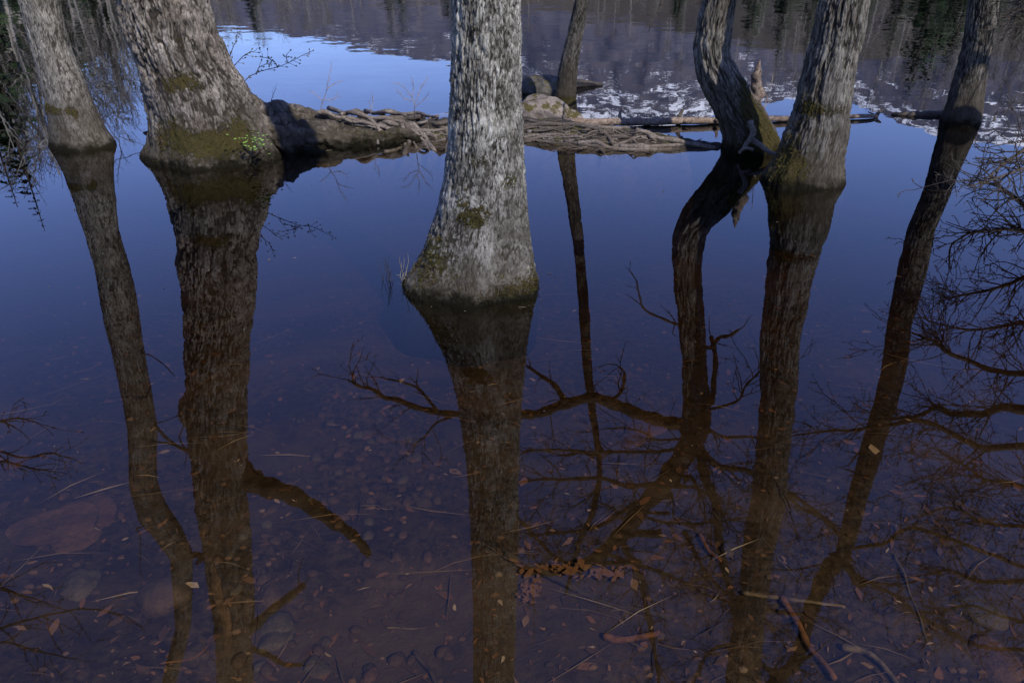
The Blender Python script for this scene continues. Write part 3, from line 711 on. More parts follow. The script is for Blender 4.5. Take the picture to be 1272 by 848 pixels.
t6.limb([(1043, 695), (1030, 708), (1014, 740), (1003, 770), (997, 800), (985, 828), (962, 845), (950, 870)], 20, 12, .1, .7, .6, M['bark_ridge'], k=16)
t6.limb([(1048, 697), (1056, 708), (1066, 726), (1074, 722)], 13, 8, -.1, .7, .4, k=12)
t6.limb([(1068, 722), (1090, 724), (1115, 726), (1142, 720)], 4, 2, 0, .8, .5, inside=False)
t6.limb([(1052, 680), (1075, 677), (1100, 672), (1118, 658), (1140, 655), (1168, 664), (1200, 675), (1235, 690), (1280, 706)], 4, 5, .3, .7, .6)
t6.limb([(1036, 698), (1015, 702), (985, 707), (960, 706)], 3, 1.6, -.2, .6, .4)
t6.limb([(1060, 712), (1090, 728), (1118, 742), (1135, 760), (1170, 778), (1215, 801), (1275, 806)], 4, 5, .3, .8, .6, inside=False)
t6.crown((3.6, 4.6), 3, .9)
t7.limb([(748, 560), (735, 566), (722, 562), (700, 565), (680, 560)], 5, 2, .3, .8, .4)
for (a, b) in (((742, 600), (715, 628)), ((738, 620), (770, 640)), ((730, 650), (700, 690))):
    t7.limb([a, ((a[0] + b[0]) / 2 + 5, (a[1] + b[1]) / 2), b], 3, 1.5, .3, 1.0, .4)
for t in (t1, t2, t3, t4, t5, t6, t7): t.done()

# trees beyond the frame edges whose boughs hang into the mirror image
def outside_tree(label, base, limbs, seed, side):
    B = gnd(*base); B[2] = 0
    t = thing("flooded_tree", label, "tree", tuple(B), "trees standing just outside the view")
    z = np.array([-1.2, -.3, 0, .4, 1, 2, 3.2, 4.5, 6, 7.5]); r = np.array([.34, .28, .25, .2, .175, .16, .14, .12, .09, .04])
    P = np.stack([side * .04 * np.clip(z, 0, 9) ** 1.1, 0 * z, z], 1)
    tb = Tubes(); Ps = spline(np.column_stack([P, r]), 10); tb.add(wobble(Ps[:, :3], .03, 1, seed), Ps[:, 3], 40, .10)
    me = tb.mesh("trunk", M['bark_ridge'])
    for k_, d_ in (('furrow', 1.0), ('moss', .1)):
        at = me.attributes.new(k_, 'FLOAT', 'POINT'); at.data.foreach_set("value", np.full(len(me.vertices), d_, np.float32))
    link("trunk", me, t); tw = Tubes()
    for (pts, w0, w1, dy0, dy1, dens, tl) in limbs:
        n = len(pts); Q = []
        for i, (u, v) in enumerate(pts):
            p, s_ = refl(u, v, B[1] + dy0 + (dy1 - dy0) * i / (n - 1)); Q.append(p)
        zs = max(.8, Q[0][2] - abs(Q[0][0] - B[0]) * .55)
        Q = [np.array([B[0] + side * .04 * zs, B[1], zs]), (np.array([B[0] + side * .04 * zs, B[1], zs]) * .5 + Q[0] * .5 + (0, 0, .08))] + Q
        Q = wobble(spline(Q, 6), .03, 3, seed + n + pts[0][1]) - B
        R = np.linspace(w0 / 2 / FPX * s_ * 1.5, w1 / 2 / FPX * s_, len(Q)); b = Tubes(); b.add(Q, R, 8, .15)
        link("branch", b.mesh("branch", M['limb']), t)
        L = np.sum(np.linalg.norm(np.diff(Q, axis=0), axis=1))
        for _ in range(int(L * 11 * dens)):
            i = int(TW.integers(len(Q) // 3, len(Q))); a = Q[min(i + 1, len(Q) - 1)] - Q[i - 1]; a /= np.linalg.norm(a)
            q = np.cross(a, TW.normal(0, 1, 3)); q /= np.linalg.norm(q) + 1e-9; ang = TW.uniform(.45, 1.1)
            grow(tw, Q[i], a * math.cos(ang) + q * math.sin(ang), tl * TW.uniform(.5, 1.5), min(.006, R[i] * .55), 1, dens, .15, .3, .0028, 3)
        grow(tw, Q[-1], Q[-1] - Q[-3], tl * .8, min(.005, R[-1]), 0, dens, .1, .3, .0028, 3)
    link("twigs", tw.mesh("twigs", M['twig']), t, kind="stuff")
outside_tree("ridged tree just past the right edge whose twiggy boughs hang over the water", (1720, 215), [
    ([(1300, 268), (1272, 255), (1248, 238), (1225, 216), (1202, 207)], 6, 2, .2, -.2, .8, .30),
    ([(1300, 300), (1272, 290), (1241, 284), (1208, 288), (1182, 300)], 5, 2, -.3, -.8, .9, .32),
    ([(1300, 340), (1272, 344), (1232, 360), (1200, 366), (1180, 372)], 5, 2, .2, .2, 1.1, .32),
    ([(1300, 402), (1272, 400), (1245, 404), (1205, 409), (1150, 400)], 5, 2, .5, .4, 1.0, .36),
    ([(1310, 462), (1272, 463), (1232, 459), (1182, 439), (1160, 422), (1133, 412)], 8, 2.5, 0, .3, .9, .45),
    ([(1310, 508), (1272, 506), (1248, 504), (1225, 514), (1182, 514), (1164, 506), (1130, 520), (1090, 522)], 11, 3, -.2, .2, .8, .5),
    ([(1310, 548), (1265, 552), (1225, 554), (1199, 544), (1149, 521), (1109, 525), (1070, 530), (1030, 532), (985, 540)], 8, 2, .3, .5, .8, .45),
    ([(1300, 610), (1272, 601), (1232, 596), (1205, 581), (1170, 560)], 6, 2, -.4, -.2, 1.0, .5),
    ([(1310, 722), (1272, 720), (1215, 720), (1182, 708), (1150, 712)], 6, 3, .4, .6, 1.0, .55),
    ([(1300, 660), (1272, 655), (1225, 650), (1185, 630), (1150, 640)], 5, 2, .1, .3, 1.1, .5),
    ([(1300, 770), (1250, 765), (1200, 750), (1160, 760)], 5, 2, -.4, .1, 1.0, .6)], 8, 1)
outside_tree("slender tree just past the left edge with thin boughs over the water", (-420, 230), [
    ([(-20, 518), (0, 524), (26, 519), (48, 524)], 3, 1.4, 0, 0, .5, .22),
    ([(-20, 560), (0, 560), (30, 567), (60, 562), (74, 566)], 3, 1.4, .2, .2, .5, .22),
    ([(-20, 575), (5, 573), (35, 580), (62, 586)], 3, 1.4, .0, -.1, .5, .22),
    ([(-20, 725), (0, 728), (26, 736), (66, 750)], 3, 1.6, -.6, -.6, .5, .3),
    ([(-20, 785), (0, 779), (40, 768), (80, 759), (122, 755), (150, 765)], 3, 1.4, -.5, -.4, .45, .28),
    ([(-20, 792), (10, 795), (50, 808), (85, 815)], 3, 1.4, -.5, -.5, .45, .28)], 9, -1)

# ------------------------------------------------------------------ root bank between the trees
def seg_dist(x, y, A, B):
    d = B - A; t = np.clip(((x - A[0]) * d[0] + (y - A[1]) * d[1]) / (d @ d), 0, 1)
    return np.hypot(x - A[0] - t * d[0], y - A[1] - t * d[1]), t
# centre line of the bank from pixel positions on the water: (u, v, half width m, height m)
BANK = [(300, 176, .16, .16), (350, 170, .17, .17), (400, 170, .16, .14), (460, 169, .15, .11), (520, 168, .15, .12), (570, 166, .15, .12), (640, 162, .16, .10), (690, 165, .19, .11),
        (740, 172, .20, .10), (790, 176, .18, .09), (830, 178, .10, .055), (890, 182, .06, .03)]
BP = [(gnd(u, v)[:2], w, h) for (u, v, w, h) in BANK]
def bankz(x, y):
    x = np.asarray(x, float); y = np.asarray(y, float)
    best = np.full(x.shape, -.6)
    for (A, wa, ha), (B, wb, hb) in zip(BP[:-1], BP[1:]):
        d, t = seg_dist(x, y, A, B); w = wa + (wb - wa) * t; h = ha + (hb - ha) * t
        w = w * (.75 + .5 * fbm(x * 4, y * 4, 0 * x, 71, 3))
        q = h * (1 - (d / w) ** 2) 
        best = np.maximum(best, np.maximum(q, -.6))
    return best + .05 * (fbm(x * 9, y * 9, 0 * x, 72, 4) - .5)
BX = np.linspace(BP[0][0][0] - .4, BP[-1][0][0] + .3, 320); BY = np.linspace(5.6, 7.2, 120)
link("root_bank_ground", grid_mesh("root_bank_ground", BX, BY, bankz, M['soil']), kind="structure")
def onbank(u, v, zmin=-.03):
    d = ray(u, v); ts = np.linspace(4, 9, 700)
    P = np.array([0, 0, CAM_H]) + d * ts[:, None]
    hz = np.maximum(bankz(P[:, 0], P[:, 1]), zmin)
    k = np.argmax(P[:, 2] < hz)
    return P[k] if P[k, 2] < hz[k] else gnd(u, v)

tangle = thing("root_tangle", "tangled weathered grey roots spread over the low bank between the trees", "tree roots", tuple(gnd(600, 170)))
TB = np.array(tangle.location)
def root(pts, w0, w1, mat='root', lift=.5, par=None, base=None, k=8, mm=6):
    P = np.array([onbank(u, v) for (u, v) in pts]); s_ = 6.6
    R0, R1 = w0 / 2 / FPX * s_, w1 / 2 / FPX * s_
    P = spline(P, mm); n = len(P); R = np.linspace(R0, R1, n) * (1 + .15 * np.sin(np.arange(n) * .9 + pts[0][0]))
    P[:, 2] += R * lift; P = wobble(P, .012, 6, pts[0][0] * .37)
    tb = Tubes(); b = TB if base is None else base; tb.add(P - b, R, k, .25)
    return link("root", tb.mesh("root", M[mat]), par or tangle)
R_ = [([(498, 154), (506, 158), (509, 170), (507, 182), (502, 194)], 9, 5), ([(508, 156), (520, 163), (530, 176), (541, 191)], 9, 5), ([(470, 152), (485, 160), (500, 163), (520, 170), (534, 182)], 6, 3), ([(452, 150), (475, 153), (495, 156), (515, 160), (535, 168), (541, 171)], 7, 4), ([(470, 152), (500, 149), (530, 147), (560, 144)], 8, 6),
      ([(500, 156), (503, 168), (504, 180), (505, 192)], 7, 4), ([(510, 158), (518, 168), (526, 178), (536, 189)], 7, 4), ([(506, 160), (512, 172), (518, 184)], 5, 3),
      ([(540, 157), (552, 162), (556, 175), (553, 190)], 5, 4), ([(478, 190), (490, 187), (500, 181), (505, 174)], 4, 2), ([(425, 152), (450, 157), (480, 158), (500, 155)], 6, 4),
      ([(440, 150), (470, 158), (500, 164), (540, 163), (560, 160)], 5, 4), ([(520, 150), (540, 155), (556, 152)], 6, 5), ([(545, 146), (530, 152), (515, 156)], 5, 3),
      ([(645, 172), (665, 169), (690, 168), (708, 164)], 5, 3), ([(650, 176), (672, 172), (700, 172), (722, 170)], 4, 2), ([(648, 160), (670, 157), (700, 157), (735, 161), (752, 170), (760, 182)], 6, 5),
      ([(700, 157), (730, 156), (765, 160), (790, 160), (805, 168), (815, 176)], 5, 4), ([(757, 186), (772, 179), (785, 173), (795, 170)], 4, 3), ([(795, 170), (805, 174), (815, 178)], 3, 2),
      ([(700, 176), (725, 180), (745, 184), (752, 193), (755, 197)], 5, 3), ([(718, 180), (740, 178), (760, 186), (790, 188), (835, 187)], 6, 4), ([(770, 183), (800, 184), (835, 183), (860, 180), (885, 184)], 6, 3),
      ([(790, 163), (815, 172), (845, 177), (880, 183), (900, 184)], 7, 4), ([(680, 178), (700, 179), (725, 184)], 4, 2), ([(655, 165), (680, 162), (710, 168), (735, 178)], 4, 3)]
for i, (p, a, b) in enumerate(R_): root(p, a, b, 'root' if i % 4 else 'root_dark')
for p_, a_, b_ in (([(395, 150), (420, 154), (450, 160), (478, 170)], 6, 3), ([(410, 146), (440, 151), (470, 155), (500, 158)], 6, 4), ([(430, 158), (455, 160), (480, 166), (492, 180)], 5, 3), ([(445, 152), (466, 160), (472, 172), (470, 186)], 5, 3),
                  ([(380, 162), (410, 166), (440, 168), (470, 176)], 4, 2), ([(455, 149), (485, 150), (515, 149), (545, 152)], 6, 4), ([(425, 150), (450, 147), (480, 147), (505, 150)], 5, 3)):
    root(p_, a_, b_, 'root', 3.6)
RR = random.Random(4)
for i in range(130):       # finer tangle
    u = RR.choice((RR.uniform(400, 560), RR.uniform(645, 860), RR.uniform(645, 800))); vv = np.interp(u, [400, 560, 645, 740, 860], [176, 172, 168, 176, 181]) + RR.uniform(-16, 10)
    L = RR.uniform(18, 60) * RR.choice((-1, 1)); sl_ = RR.uniform(-.28, .28)
    pts = [(u + L * t, vv + L * sl_ * t + RR.uniform(-3, 3)) for t in (0, .33, .66, 1)]
    pts = [(min(max(a, 395), 885), b) for a, b in pts]
    root(pts, RR.uniform(1.2, 3.6), RR.uniform(.6, 1.5), RR.choice(('root', 'root_dark', 'root_dark')), RR.uniform(.4, 1.4), k=5, mm=4)

# the old tree's great side root: a weathered log-like body lying along the bank
Bt = np.array(t2.root.location)
def body_root(rows, mat, rough=.22, k=44, sq=None, name="root"):
    P = np.array([[*gnd(u, v)[:2], z] for (u, v, z, r) in rows]); R = np.array([r for *_, r in rows])
    Q = spline(np.column_stack([P, R]), 14); Pq = wobble(Q[:, :3], .03, 3, rows[0][0])
    tb = Tubes(); n = len(Pq); tb.add(Pq - Bt, Q[:, 3], k, rough)
    V = tb.verts(); W = V + Bt
    a = fbm(W[:, 0] * 4, W[:, 1] * 26, W[:, 2] * 26, 88, 4); rid = sstep(0, .3, np.abs(2 * a - 1))
    cen = (Pq - Bt)[np.clip(np.repeat(np.arange(n), k), 0, n - 1)]; cen = np.vstack([cen, (Pq - Bt)[[0, -1]]])
    lumpy = fbm(W[:, 0] * 7, W[:, 1] * 7, W[:, 2] * 7, 33, 3) - .5
    d = V - cen; V2 = V + d * ((rid - .7) * .26 + lumpy * .55)[:, None]
    tb.V = [V2]
    me = tb.mesh("side_root", mat, attrs={'furrow': np.clip(rid, 0, 1), 'moss': .05 + .38 * (fbm(W[:, 0] * 3, W[:, 1] * 3, W[:, 2] * 3, 5, 3) > .56), 'scar': 0 * rid})
    return link(name, me, t2.root)
M['bark_root'] = bark_mat("weathered_root_bark", (.24, .205, .17), (.11, .09, .07), (.014, .011, .008), 40, .9, .5, .5, (.17, .12, .08))
body_root([(262, 178, .46, .10), (290, 179, .30, .17), (318, 181, .17, .20), (348, 182, .09, .18), (382, 181, .06, .145), (420, 179, .04, .115), (465, 177, .02, .085), (500, 174, .02, .07), (530, 173, .0, .04)], M['bark_root'])
body_root([(330, 172, .17, .12), (365, 169, .14, .10), (400, 168, .09, .075), (440, 166, .06, .05), (480, 165, .04, .03)], M['bark_root'], k=30)
body_root([(345, 186, .10, .05), (380, 187, .02, .04), (400, 189, .0, .03), (425, 190, -.01, .02)], M['bark_root'], k=20)
# roots of the crooked tree
Bc = np.array(t4.root.location)
def plain_root(pts, mat, par, base, k=14, rough=.2):
    Q = spline(np.array(pts, float), 8); tb = Tubes(); tb.add(wobble(Q[:, :3], .01, 6, pts[0][0]) - base, Q[:, 3], k, rough)
    return link("root", tb.mesh("root", M[mat]), par)
p = lambda u, v, z, r: (*gnd(u, v)[:2], z, r)
plain_root([(*direct(932, 150, t4.Y - .24)[0], .02), (*direct(934, 165, t4.Y - .27)[0], .022), (*direct(926, 178, t4.Y - .28)[0], .016), (*direct(920, 186, t4.Y - .28)[0], .01)], 'root', t4.root, Bc)
plain_root([(*direct(935, 174, t4.Y - .22)[0], .022), (*direct(942, 180, t4.Y - .28)[0], .02), (*direct(952, 187, t4.Y - .31)[0], .017), (*direct(962, 191, t4.Y - .32)[0], .012)], 'root', t4.root, Bc)
plain_root([(*direct(936, 128, t4.Y + .05)[0], .05), (*direct(948, 150, t4.Y + .03)[0], .045), (*direct(960, 170, t4.Y + .0)[0], .04), (*direct(969, 186, t4.Y - .02)[0], .04), (*direct(976, 197, t4.Y - .04)[0], .04)], 'limb', t4.root, Bc)
plain_root([(*direct(918, 190, t4.Y - .27)[0], .012), (*direct(925, 184, t4.Y - .29)[0], .014), (*direct(934, 186, t4.Y - .3)[0], .012)], 'root', t4.root, Bc)
# broken jagged stub on the crooked tree
a0, _ = direct(941, 118, t4.Y); a1, _ = direct(939, 98, t4.Y); a2, _ = direct(944, 74, t4.Y)
tb = Tubes(); Q = spline(np.array([(*direct(925, 128, t4.Y)[0], .05), (*a0, .045), (*a1, .032), (*((a1 + a2) / 2), .022), (*a2, .006)]), 10)
tb.add(Q[:, :3] - Bc, Q[:, 3], 22, .55); tb.V[0] += .010 * (fbm(tb.V[0][:, 0] * 90, tb.V[0][:, 1] * 90, tb.V[0][:, 2] * 8, 3, 2) - .5)[:, None]; link("broken_stub", tb.mesh("broken_stub", M['deadwood']), t4.root)
tb = Tubes(); a3, _ = direct(946, 88, t4.Y - .03); tb.add(spline(np.array([a1, (a1 + a3) / 2, a3]), 6) - Bc, np.linspace(.024, .006, 13), 10, .5); link("broken_stub", tb.mesh("broken_stub", M['deadwood']), t4.root)

# ------------------------------------------------------------------ rocks and fallen wood at the water surface
def ico(sub):
    import bmesh
    b = bmesh.new(); bmesh.ops.create_icosphere(b, subdivisions=sub, radius=1)
    V = np.array([v.co[:] for v in b.verts]); F = np.array([[v.index for v in f.verts] for f in b.faces]); b.free(); return V, F
ICO = {k: ico(k) for k in (1, 2, 3, 5)}
def rock(name, label, cat, c, size, mat, seed, sub=5, rot=0, rough=.35, group=None, flat=None):
    V, F = ICO[sub]; q = V * (1 + rough * 2 * (fbm(V[:, 0] * 1.1 + seed, V[:, 1] * 1.1, V[:, 2] * 1.1, seed, 2) - .5)[:, None])
    q = q * (1 + .10 * (fbm(V[:, 0] * 5 + seed, V[:, 1] * 5, V[:, 2] * 5, seed + 1, 3) - .5)[:, None])
    if flat: q[:, 2] = np.clip(q[:, 2], -1, flat + .06 * (fbm(q[:, 0] * 3, q[:, 1] * 3, 0 * q[:, 0], seed, 3) - .5))
    q = q * np.array(size); ca, sa = math.cos(rot), math.sin(rot)
    q = np.stack([q[:, 0] * ca - q[:, 1] * sa, q[:, 0] * sa + q[:, 1] * ca, q[:, 2]], 1)
    o = link(name, mesh(name, q, F, mat), None, tuple(c), label=label, category=cat)
    if group: o["group"] = group
    return o
c_ = gnd(672, 146); rock("mossy_boulder", "rounded tan boulder with moss at the foot of the thin dark tree", "boulder", (c_[0], c_[1], .04), (.25, .16, .16), M['rock'], 3)
c_ = gnd(700, 141); rock("mossy_boulder", "small mossy stone hard against the thin dark tree's base", "boulder", (c_[0] - .02, c_[1] - .12, .0), (.16, .08, .075), M['rock'], 8)
c_ = gnd(672, 112); rock("wet_rock", "low dark wet rock rising from the water beyond the thin tree", "rock", (c_[0] + .02, c_[1], .02), (.24, .18, .13), M['rock_dark'], 5, rot=.2)
def stick(name, label, cat, pts, mat, k=12, rough=.2, parts=(), wob=.01):
    """pts: world (x, y, z, r)"""
    Q = spline(np.array(pts, float), 8); B = np.array([*np.array(pts)[0][:2], 0.0])
    t = thing(name, label, cat, tuple(B)); tb = Tubes(); tb.add(wobble(Q[:, :3], wob, 5, pts[0][0] * 7) - B, Q[:, 3], k, rough); link("stem", tb.mesh("stem", M[mat]), t)
    for q in parts:
        qq = spline(np.array(q, float), 6); tb = Tubes(); tb.add(qq[:, :3] - B, qq[:, 3], 8, rough); link("branch_stub", tb.mesh("branch_stub", M[mat]), t)
    return t
G_ = lambda u, v, z, r: (*gnd(u, v, z)[:2], z, r)
D_ = lambda u, v, Y, r: (*direct(u, v, Y)[0], r)
yl = gnd(850, 150, .03)[1]
stick("fallen_log", "thin peeling log lying in the water behind the roots, running right behind two trees", "log",
      [G_(676, 153, .04, .032), G_(710, 152, .04, .034), G_(760, 151, .04, .032), G_(850, 150, .035, .030), G_(930, 148, .03, .027), G_(1010, 146.5, .025, .023), G_(1085, 144, .02, .017)], 'log', 16, .15,
      [[G_(890, 150, .04, .018), D_(893, 140, yl + .05, .014), D_(895, 130, yl + .1, .008)], [G_(771, 151, .04, .02), D_(770, 142, yl, .014), D_(772, 136, yl, .006)],
       [G_(938, 148, .03, .01), D_(938, 140, yl + .3, .008), D_(939, 133, yl + .3, .004)]])
stick("snag_stick", "black forked stick poking out of the water left of the crooked tree", "stick",
      [G_(843, 153, -.02, .022), D_(843, 147, yl, .020), D_(845, 142, yl, .016), D_(849, 136, yl, .008)], 'root_dark', 10, .4, [[D_(844, 150, yl, .012), D_(850, 152, yl - .05, .01), D_(855, 153, yl - .08, .006)]])
y2 = gnd(1088, 146)[1]
stick("snag_stick", "short black stick angled up from the water beyond the wide-footed tree", "stick",
      [G_(1086, 150, -.02, .018), D_(1090, 143, y2, .017), D_(1094, 139, y2 + .03, .013), D_(1098, 136, y2 + .05, .008)], 'root_dark', 10, .35, [[D_(1090, 145, y2, .010), D_(1083, 141, y2, .007), D_(1078, 139, y2, .004)]])
stick("half_sunk_log", "blackened log half sunk in the water left of the rightmost tree", "log",
      [G_(1108, 141, .01, .012), G_(1125, 142, .01, .022), G_(1150, 142, .01, .032), G_(1172, 142, .005, .034), G_(1188, 142, .0, .028)], 'root_dark', 14, .3)
stick("floating_branch", "short dark branch lying on the water beside the thin dark tree", "branch",
      [G_(655, 104, .03, .05), G_(680, 103, .05, .06), G_(705, 104, .04, .05), G_(728, 104.5, .02, .035), G_(748, 106, .0, .02)], 'root_dark', 14, .35)
y3 = gnd(1238, 145)[1]
stick("snag_stick", "thin twig standing from the water right of the rightmost tree", "stick", [G_(1234, 150, 0, .008), D_(1235, 146, y3, .008), D_(1240, 139, y3, .005)], 'root_dark', 6, .2)
stick("floating_leaf_bit", "tiny dark scrap floating between the two left trees", "debris", [G_(178, 165, .0, .006), G_(183, 164.5, .01, .012), G_(188, 164.5, .0, .004)], 'root_dark', 6, .3)

# ------------------------------------------------------------------ small plants
def sapling(label, stems, Y, r=.0035, bud=.010, seed=0, mat='twig', dens=.6):
    rr = np.random.default_rng(seed); p0, _ = direct(*stems[0][0], Y); B = np.array([p0[0], Y, 0]); 
    t = thing("sapling", label, "sapling", tuple(B)); bd = Tubes()
    for st in stems:
        P = np.array([direct(u, v, Y + rr.normal(0, .02))[0] for (u, v) in st]) - B; P = wobble(spline(P, 5), .006, 12, seed + st[0][0])
        tb = Tubes(); tb.add(P, np.linspace(r, r * .45, len(P)), 5); 
        for i in range(3, len(P)):
            if rr.random() < dens:
                a = P[i] - P[i - 1]; a /= np.linalg.norm(a); d = a + rr.normal(0, .6, 3); d /= np.linalg.norm(d); L = rr.uniform(.015, .06)
                q = P[i] + d * L; tb.add([P[i], (P[i] + q) / 2 + rr.normal(0, .004, 3), q], [r * .45, r * .35, r * .3], 4, cap=False)
                if bud: bd.add([q, q + d * bud * .6, q + d * bud * 1.3], [bud * .25, bud * .5, bud * .1], 5)
        link("stem", tb.mesh("stem", M[mat]), t)
    if bd.n: link("buds", bd.mesh("buds", M['bud']), t, kind="stuff")
    return t
m, nt, out = nodes("swelling_buds"); g = G(nt); g.bsdf(out, (.10, .085, .03), .7); M['bud'] = m
M['pale_twig'] = wood_mat("pale_dry_twig", (.30, .24, .2), (.16, .12, .10), (.22, .17, .14), 50)
y0 = t2.Y + .12
sapling("budding twigs springing from the old tree's right flank", [[(299, 108), (310, 96), (325, 89), (345, 84), (362, 77), (375, 70), (388, 64)], [(286, 92), (284, 78), (288, 62), (293, 50), (295, 40)], [(318, 93), (322, 84), (330, 80), (336, 79)],
        [(289, 84), (300, 72), (308, 66), (318, 63)], [(345, 84), (340, 76), (330, 72), (324, 72)], [(358, 79), (356, 73), (356, 68)]], y0, .0036, .012, 1, 'twig', .7)
yb = 6.45
sapling("thin bare sapling on the root log beside its pale hump", [[(398, 141), (400, 128), (405, 115), (408, 100), (412, 82)], [(405, 112), (415, 104), (426, 101)], [(401, 126), (392, 118), (384, 112)], [(402, 124), (412, 124), (420, 120)]], yb, .0032, .0, 2, 'pale_twig', .5)
sapling("small bushy bare sapling close left of the near tree", [[(515, 146), (515, 130), (510, 118), (500, 108), (493, 104)], [(515, 130), (520, 118), (524, 108), (531, 98)], [(512, 122), (514, 110), (512, 98)], [(515, 134), (524, 126), (532, 118)], [(513, 126), (502, 122), (494, 112)]], yb, .003, .0, 3, 'pale_twig', .7)
sapling("short thin twig standing mid-way on the root bank", [[(461, 150), (461, 138), (458, 124)], [(461, 136), (464, 128), (463, 121)]], yb, .0028, .0, 4, 'pale_twig', .5)
sapling("tiny pale twig upright beside the old tree's flank", [[(336, 128), (339, 118), (343, 110)]], yb - .1, .0028, 0, 5, 'pale_twig', .4)
sapling("leaning dry twigs right of the crooked tree's foot", [[(948, 142), (953, 120), (958, 104), (960, 96)], [(942, 118), (947, 114), (950, 111)], [(944, 134), (954, 128), (949, 112)]], t4.Y + .1, .0035, 0, 6, 'pale_twig', .3)
sapling("bare dark sprig in the water right of the slim leaning tree", [[(149, 182), (148, 172), (149, 166)], [(149, 178), (140, 166), (130, 150), (124, 140)], [(149, 170), (160, 174), (180, 181)], [(148, 180), (153, 190)], [(146, 172), (136, 168), (128, 158)]], gnd(149, 183)[1], .003, 0, 7, 'twig', .9)

# leafy green plant on the old tree's foot
rr = np.random.default_rng(9); V, F = [], []
pc, _ = direct(314, 176, t2.Y - .36)
for i in range(70):
    o = pc + rr.normal(0, 1, 3) * (.055, .03, .035) + (0, 0, 0); a = rr.uniform(0, 6.28); s_ = rr.uniform(.008, .02)
    e1 = np.array([math.cos(a), math.sin(a), rr.uniform(-.2, .5)]) * s_; e2 = np.array([-math.sin(a), math.cos(a), rr.uniform(-.3, .3)]) * s_ * .75
    n = len(V); V += [o, o + e1 * .6 + e2, o + e1 * 1.6 + (0, 0, -.003), o + e1 * .6 - e2]; F.append((n, n + 1, n + 2, n + 3))
t = thing("leafy_plant", "small bright green leafy plant at the old tree's foot", "plant", tuple(pc)); link("leaves", mesh("leaves", np.array(V) - pc, F, M['leaf'], False), t, kind="stuff")

def grass(name, label, spots, n, L, mat, spread, seed, droop=.6, w=.0014):
    rr = np.random.default_rng(seed); tb = Tubes(); B = None
    for _ in range(n):
        p = np.array(spots[int(rr.integers(len(spots)))]) + rr.normal(0, 1, 3) * (spread, spread * .6, .0 if mat != 'dead' else .02)
        if B is None: B = p.copy()
        a = rr.uniform(0, 6.28); l = L * rr.uniform(.4, 1.2); h = np.array([math.cos(a), math.sin(a), 0])
        tb.add([p, p + (0, 0, l * .6) + h * l * .15, p + (0, 0, l * (1 - droop * .5)) + h * l * droop * .7], [w, w * .8, w * .35], 3, cap=False)
    return link(name, tb.mesh(name, M[mat], B), None, tuple(B), label=label, category="grass", kind="stuff")
gs = [tuple(gnd(u, v)) for (u, v) in ((505, 352), (515, 356), (530, 366), (560, 372), (600, 374), (640, 368))]
grass("dry_grass", "dry straw-coloured grass blades fringing the near tree's base", gs, 120, .07, 'straw', .03, 1)
grass("sedge", "thin dark stalks standing in the water left of the near tree", [tuple(gnd(u, v)) for (u, v) in ((478, 348), (487, 350), (502, 348), (512, 360))], 16, .16, 'twig', .02, 2, .25)
grass("dry_grass", "dead grass and rootlets hanging about the near tree's mossy foot", [tuple(direct(u, v, t3.Y - .27)[0]) for (u, v) in ((540, 352), (560, 360), (585, 364), (610, 364), (635, 356))], 45, .06, 'dead', .035, 9, 1.2, .0009)
grass("dry_grass", "a few upright straws beside the near tree's left flare", [tuple(gnd(u, v)) for (u, v) in ((506, 338), (504, 345))], 5, .13, 'straw', .012, 3, .2)
grass("dry_grass", "wispy dry grass on the root bank", [tuple(onbank(u, v)) for (u, v) in ((430, 155), (520, 165), (560, 160), (700, 160), (720, 150), (760, 165), (560, 172))], 150, .05, 'straw', .08, 4)

# ------------------------------------------------------------------ things on the lake bed, seen through the water
def bed(u, v, dz=0.0):
    z = -.3
    for _ in range(6): p = gnd(u, v, z + dz); z = float(bedz(p[:1], p[1:2])[0])
    return np.array([p[0], p[1], z])
b_ = bed(95, 650); rock("slab_rock", "big flat russet slab on the lake bed in the lower left", "rock", (b_[0], b_[1], b_[2] + .0), (.18, .14, .05), M['bed_rock_red'], 12, rot=.3, rough=.75, flat=.5)
b_ = bed(205, 742); rock("bed_stone", "rounded brown stone below the russet slab", "stone", b_, (.10, .07, .05), M['bed_rock_brown'], 13, 3)
STN = [(800, 532, .12, 'red', "oval russet stone under the crooked tree's mirrored limb"), (785, 548, .09, 'red', "small russet stone next to the oval one"), (100, 725, .10, 'grey', "grey stone at the lower left beside the mirrored trunk"),
       (345, 775, .09, 'grey', "pale stone near the mirrored broken stubs"), (343, 793, .08, 'grey', "pale flat stone just below the other pale stone"), (335, 738, .07, 'brown', "brown stone right of the mirrored old trunk"),
       (395, 830, .06, 'grey', "whitish knobbly stone at the bottom edge"), (655, 733, .06, 'red', "orange-red stone by the near tree's mirrored trunk"), (1240, 820, .13, 'red', "rusty stone in the bottom right corner"),
       (1215, 760, .12, 'grey', "broad grey stone near the right edge"), (455, 540, .05, 'red', "reddish cobble on the pebbly patch left of centre"), (500, 545, .055, 'brown', "brown cobble on the pebbly patch left of centre"),
       (425, 550, .05, 'brown', "leftmost brown cobble of the pebbly patch"), (480, 545, .045, 'red', "small orange cobble between two brown ones"), (20, 575, .08, 'red', "reddish stone near the left edge")]
for i, (u, v, s_, cl, lb) in enumerate(STN):
    b_ = bed(u, v); rock("bed_stone", lb, "stone", (b_[0], b_[1], b_[2] - s_ * .08), (s_ * .8, s_ * .6, s_ * .3), M['bed_rock_' + cl], 20 + i, 3, rot=i)
SR = np.random.default_rng(31)
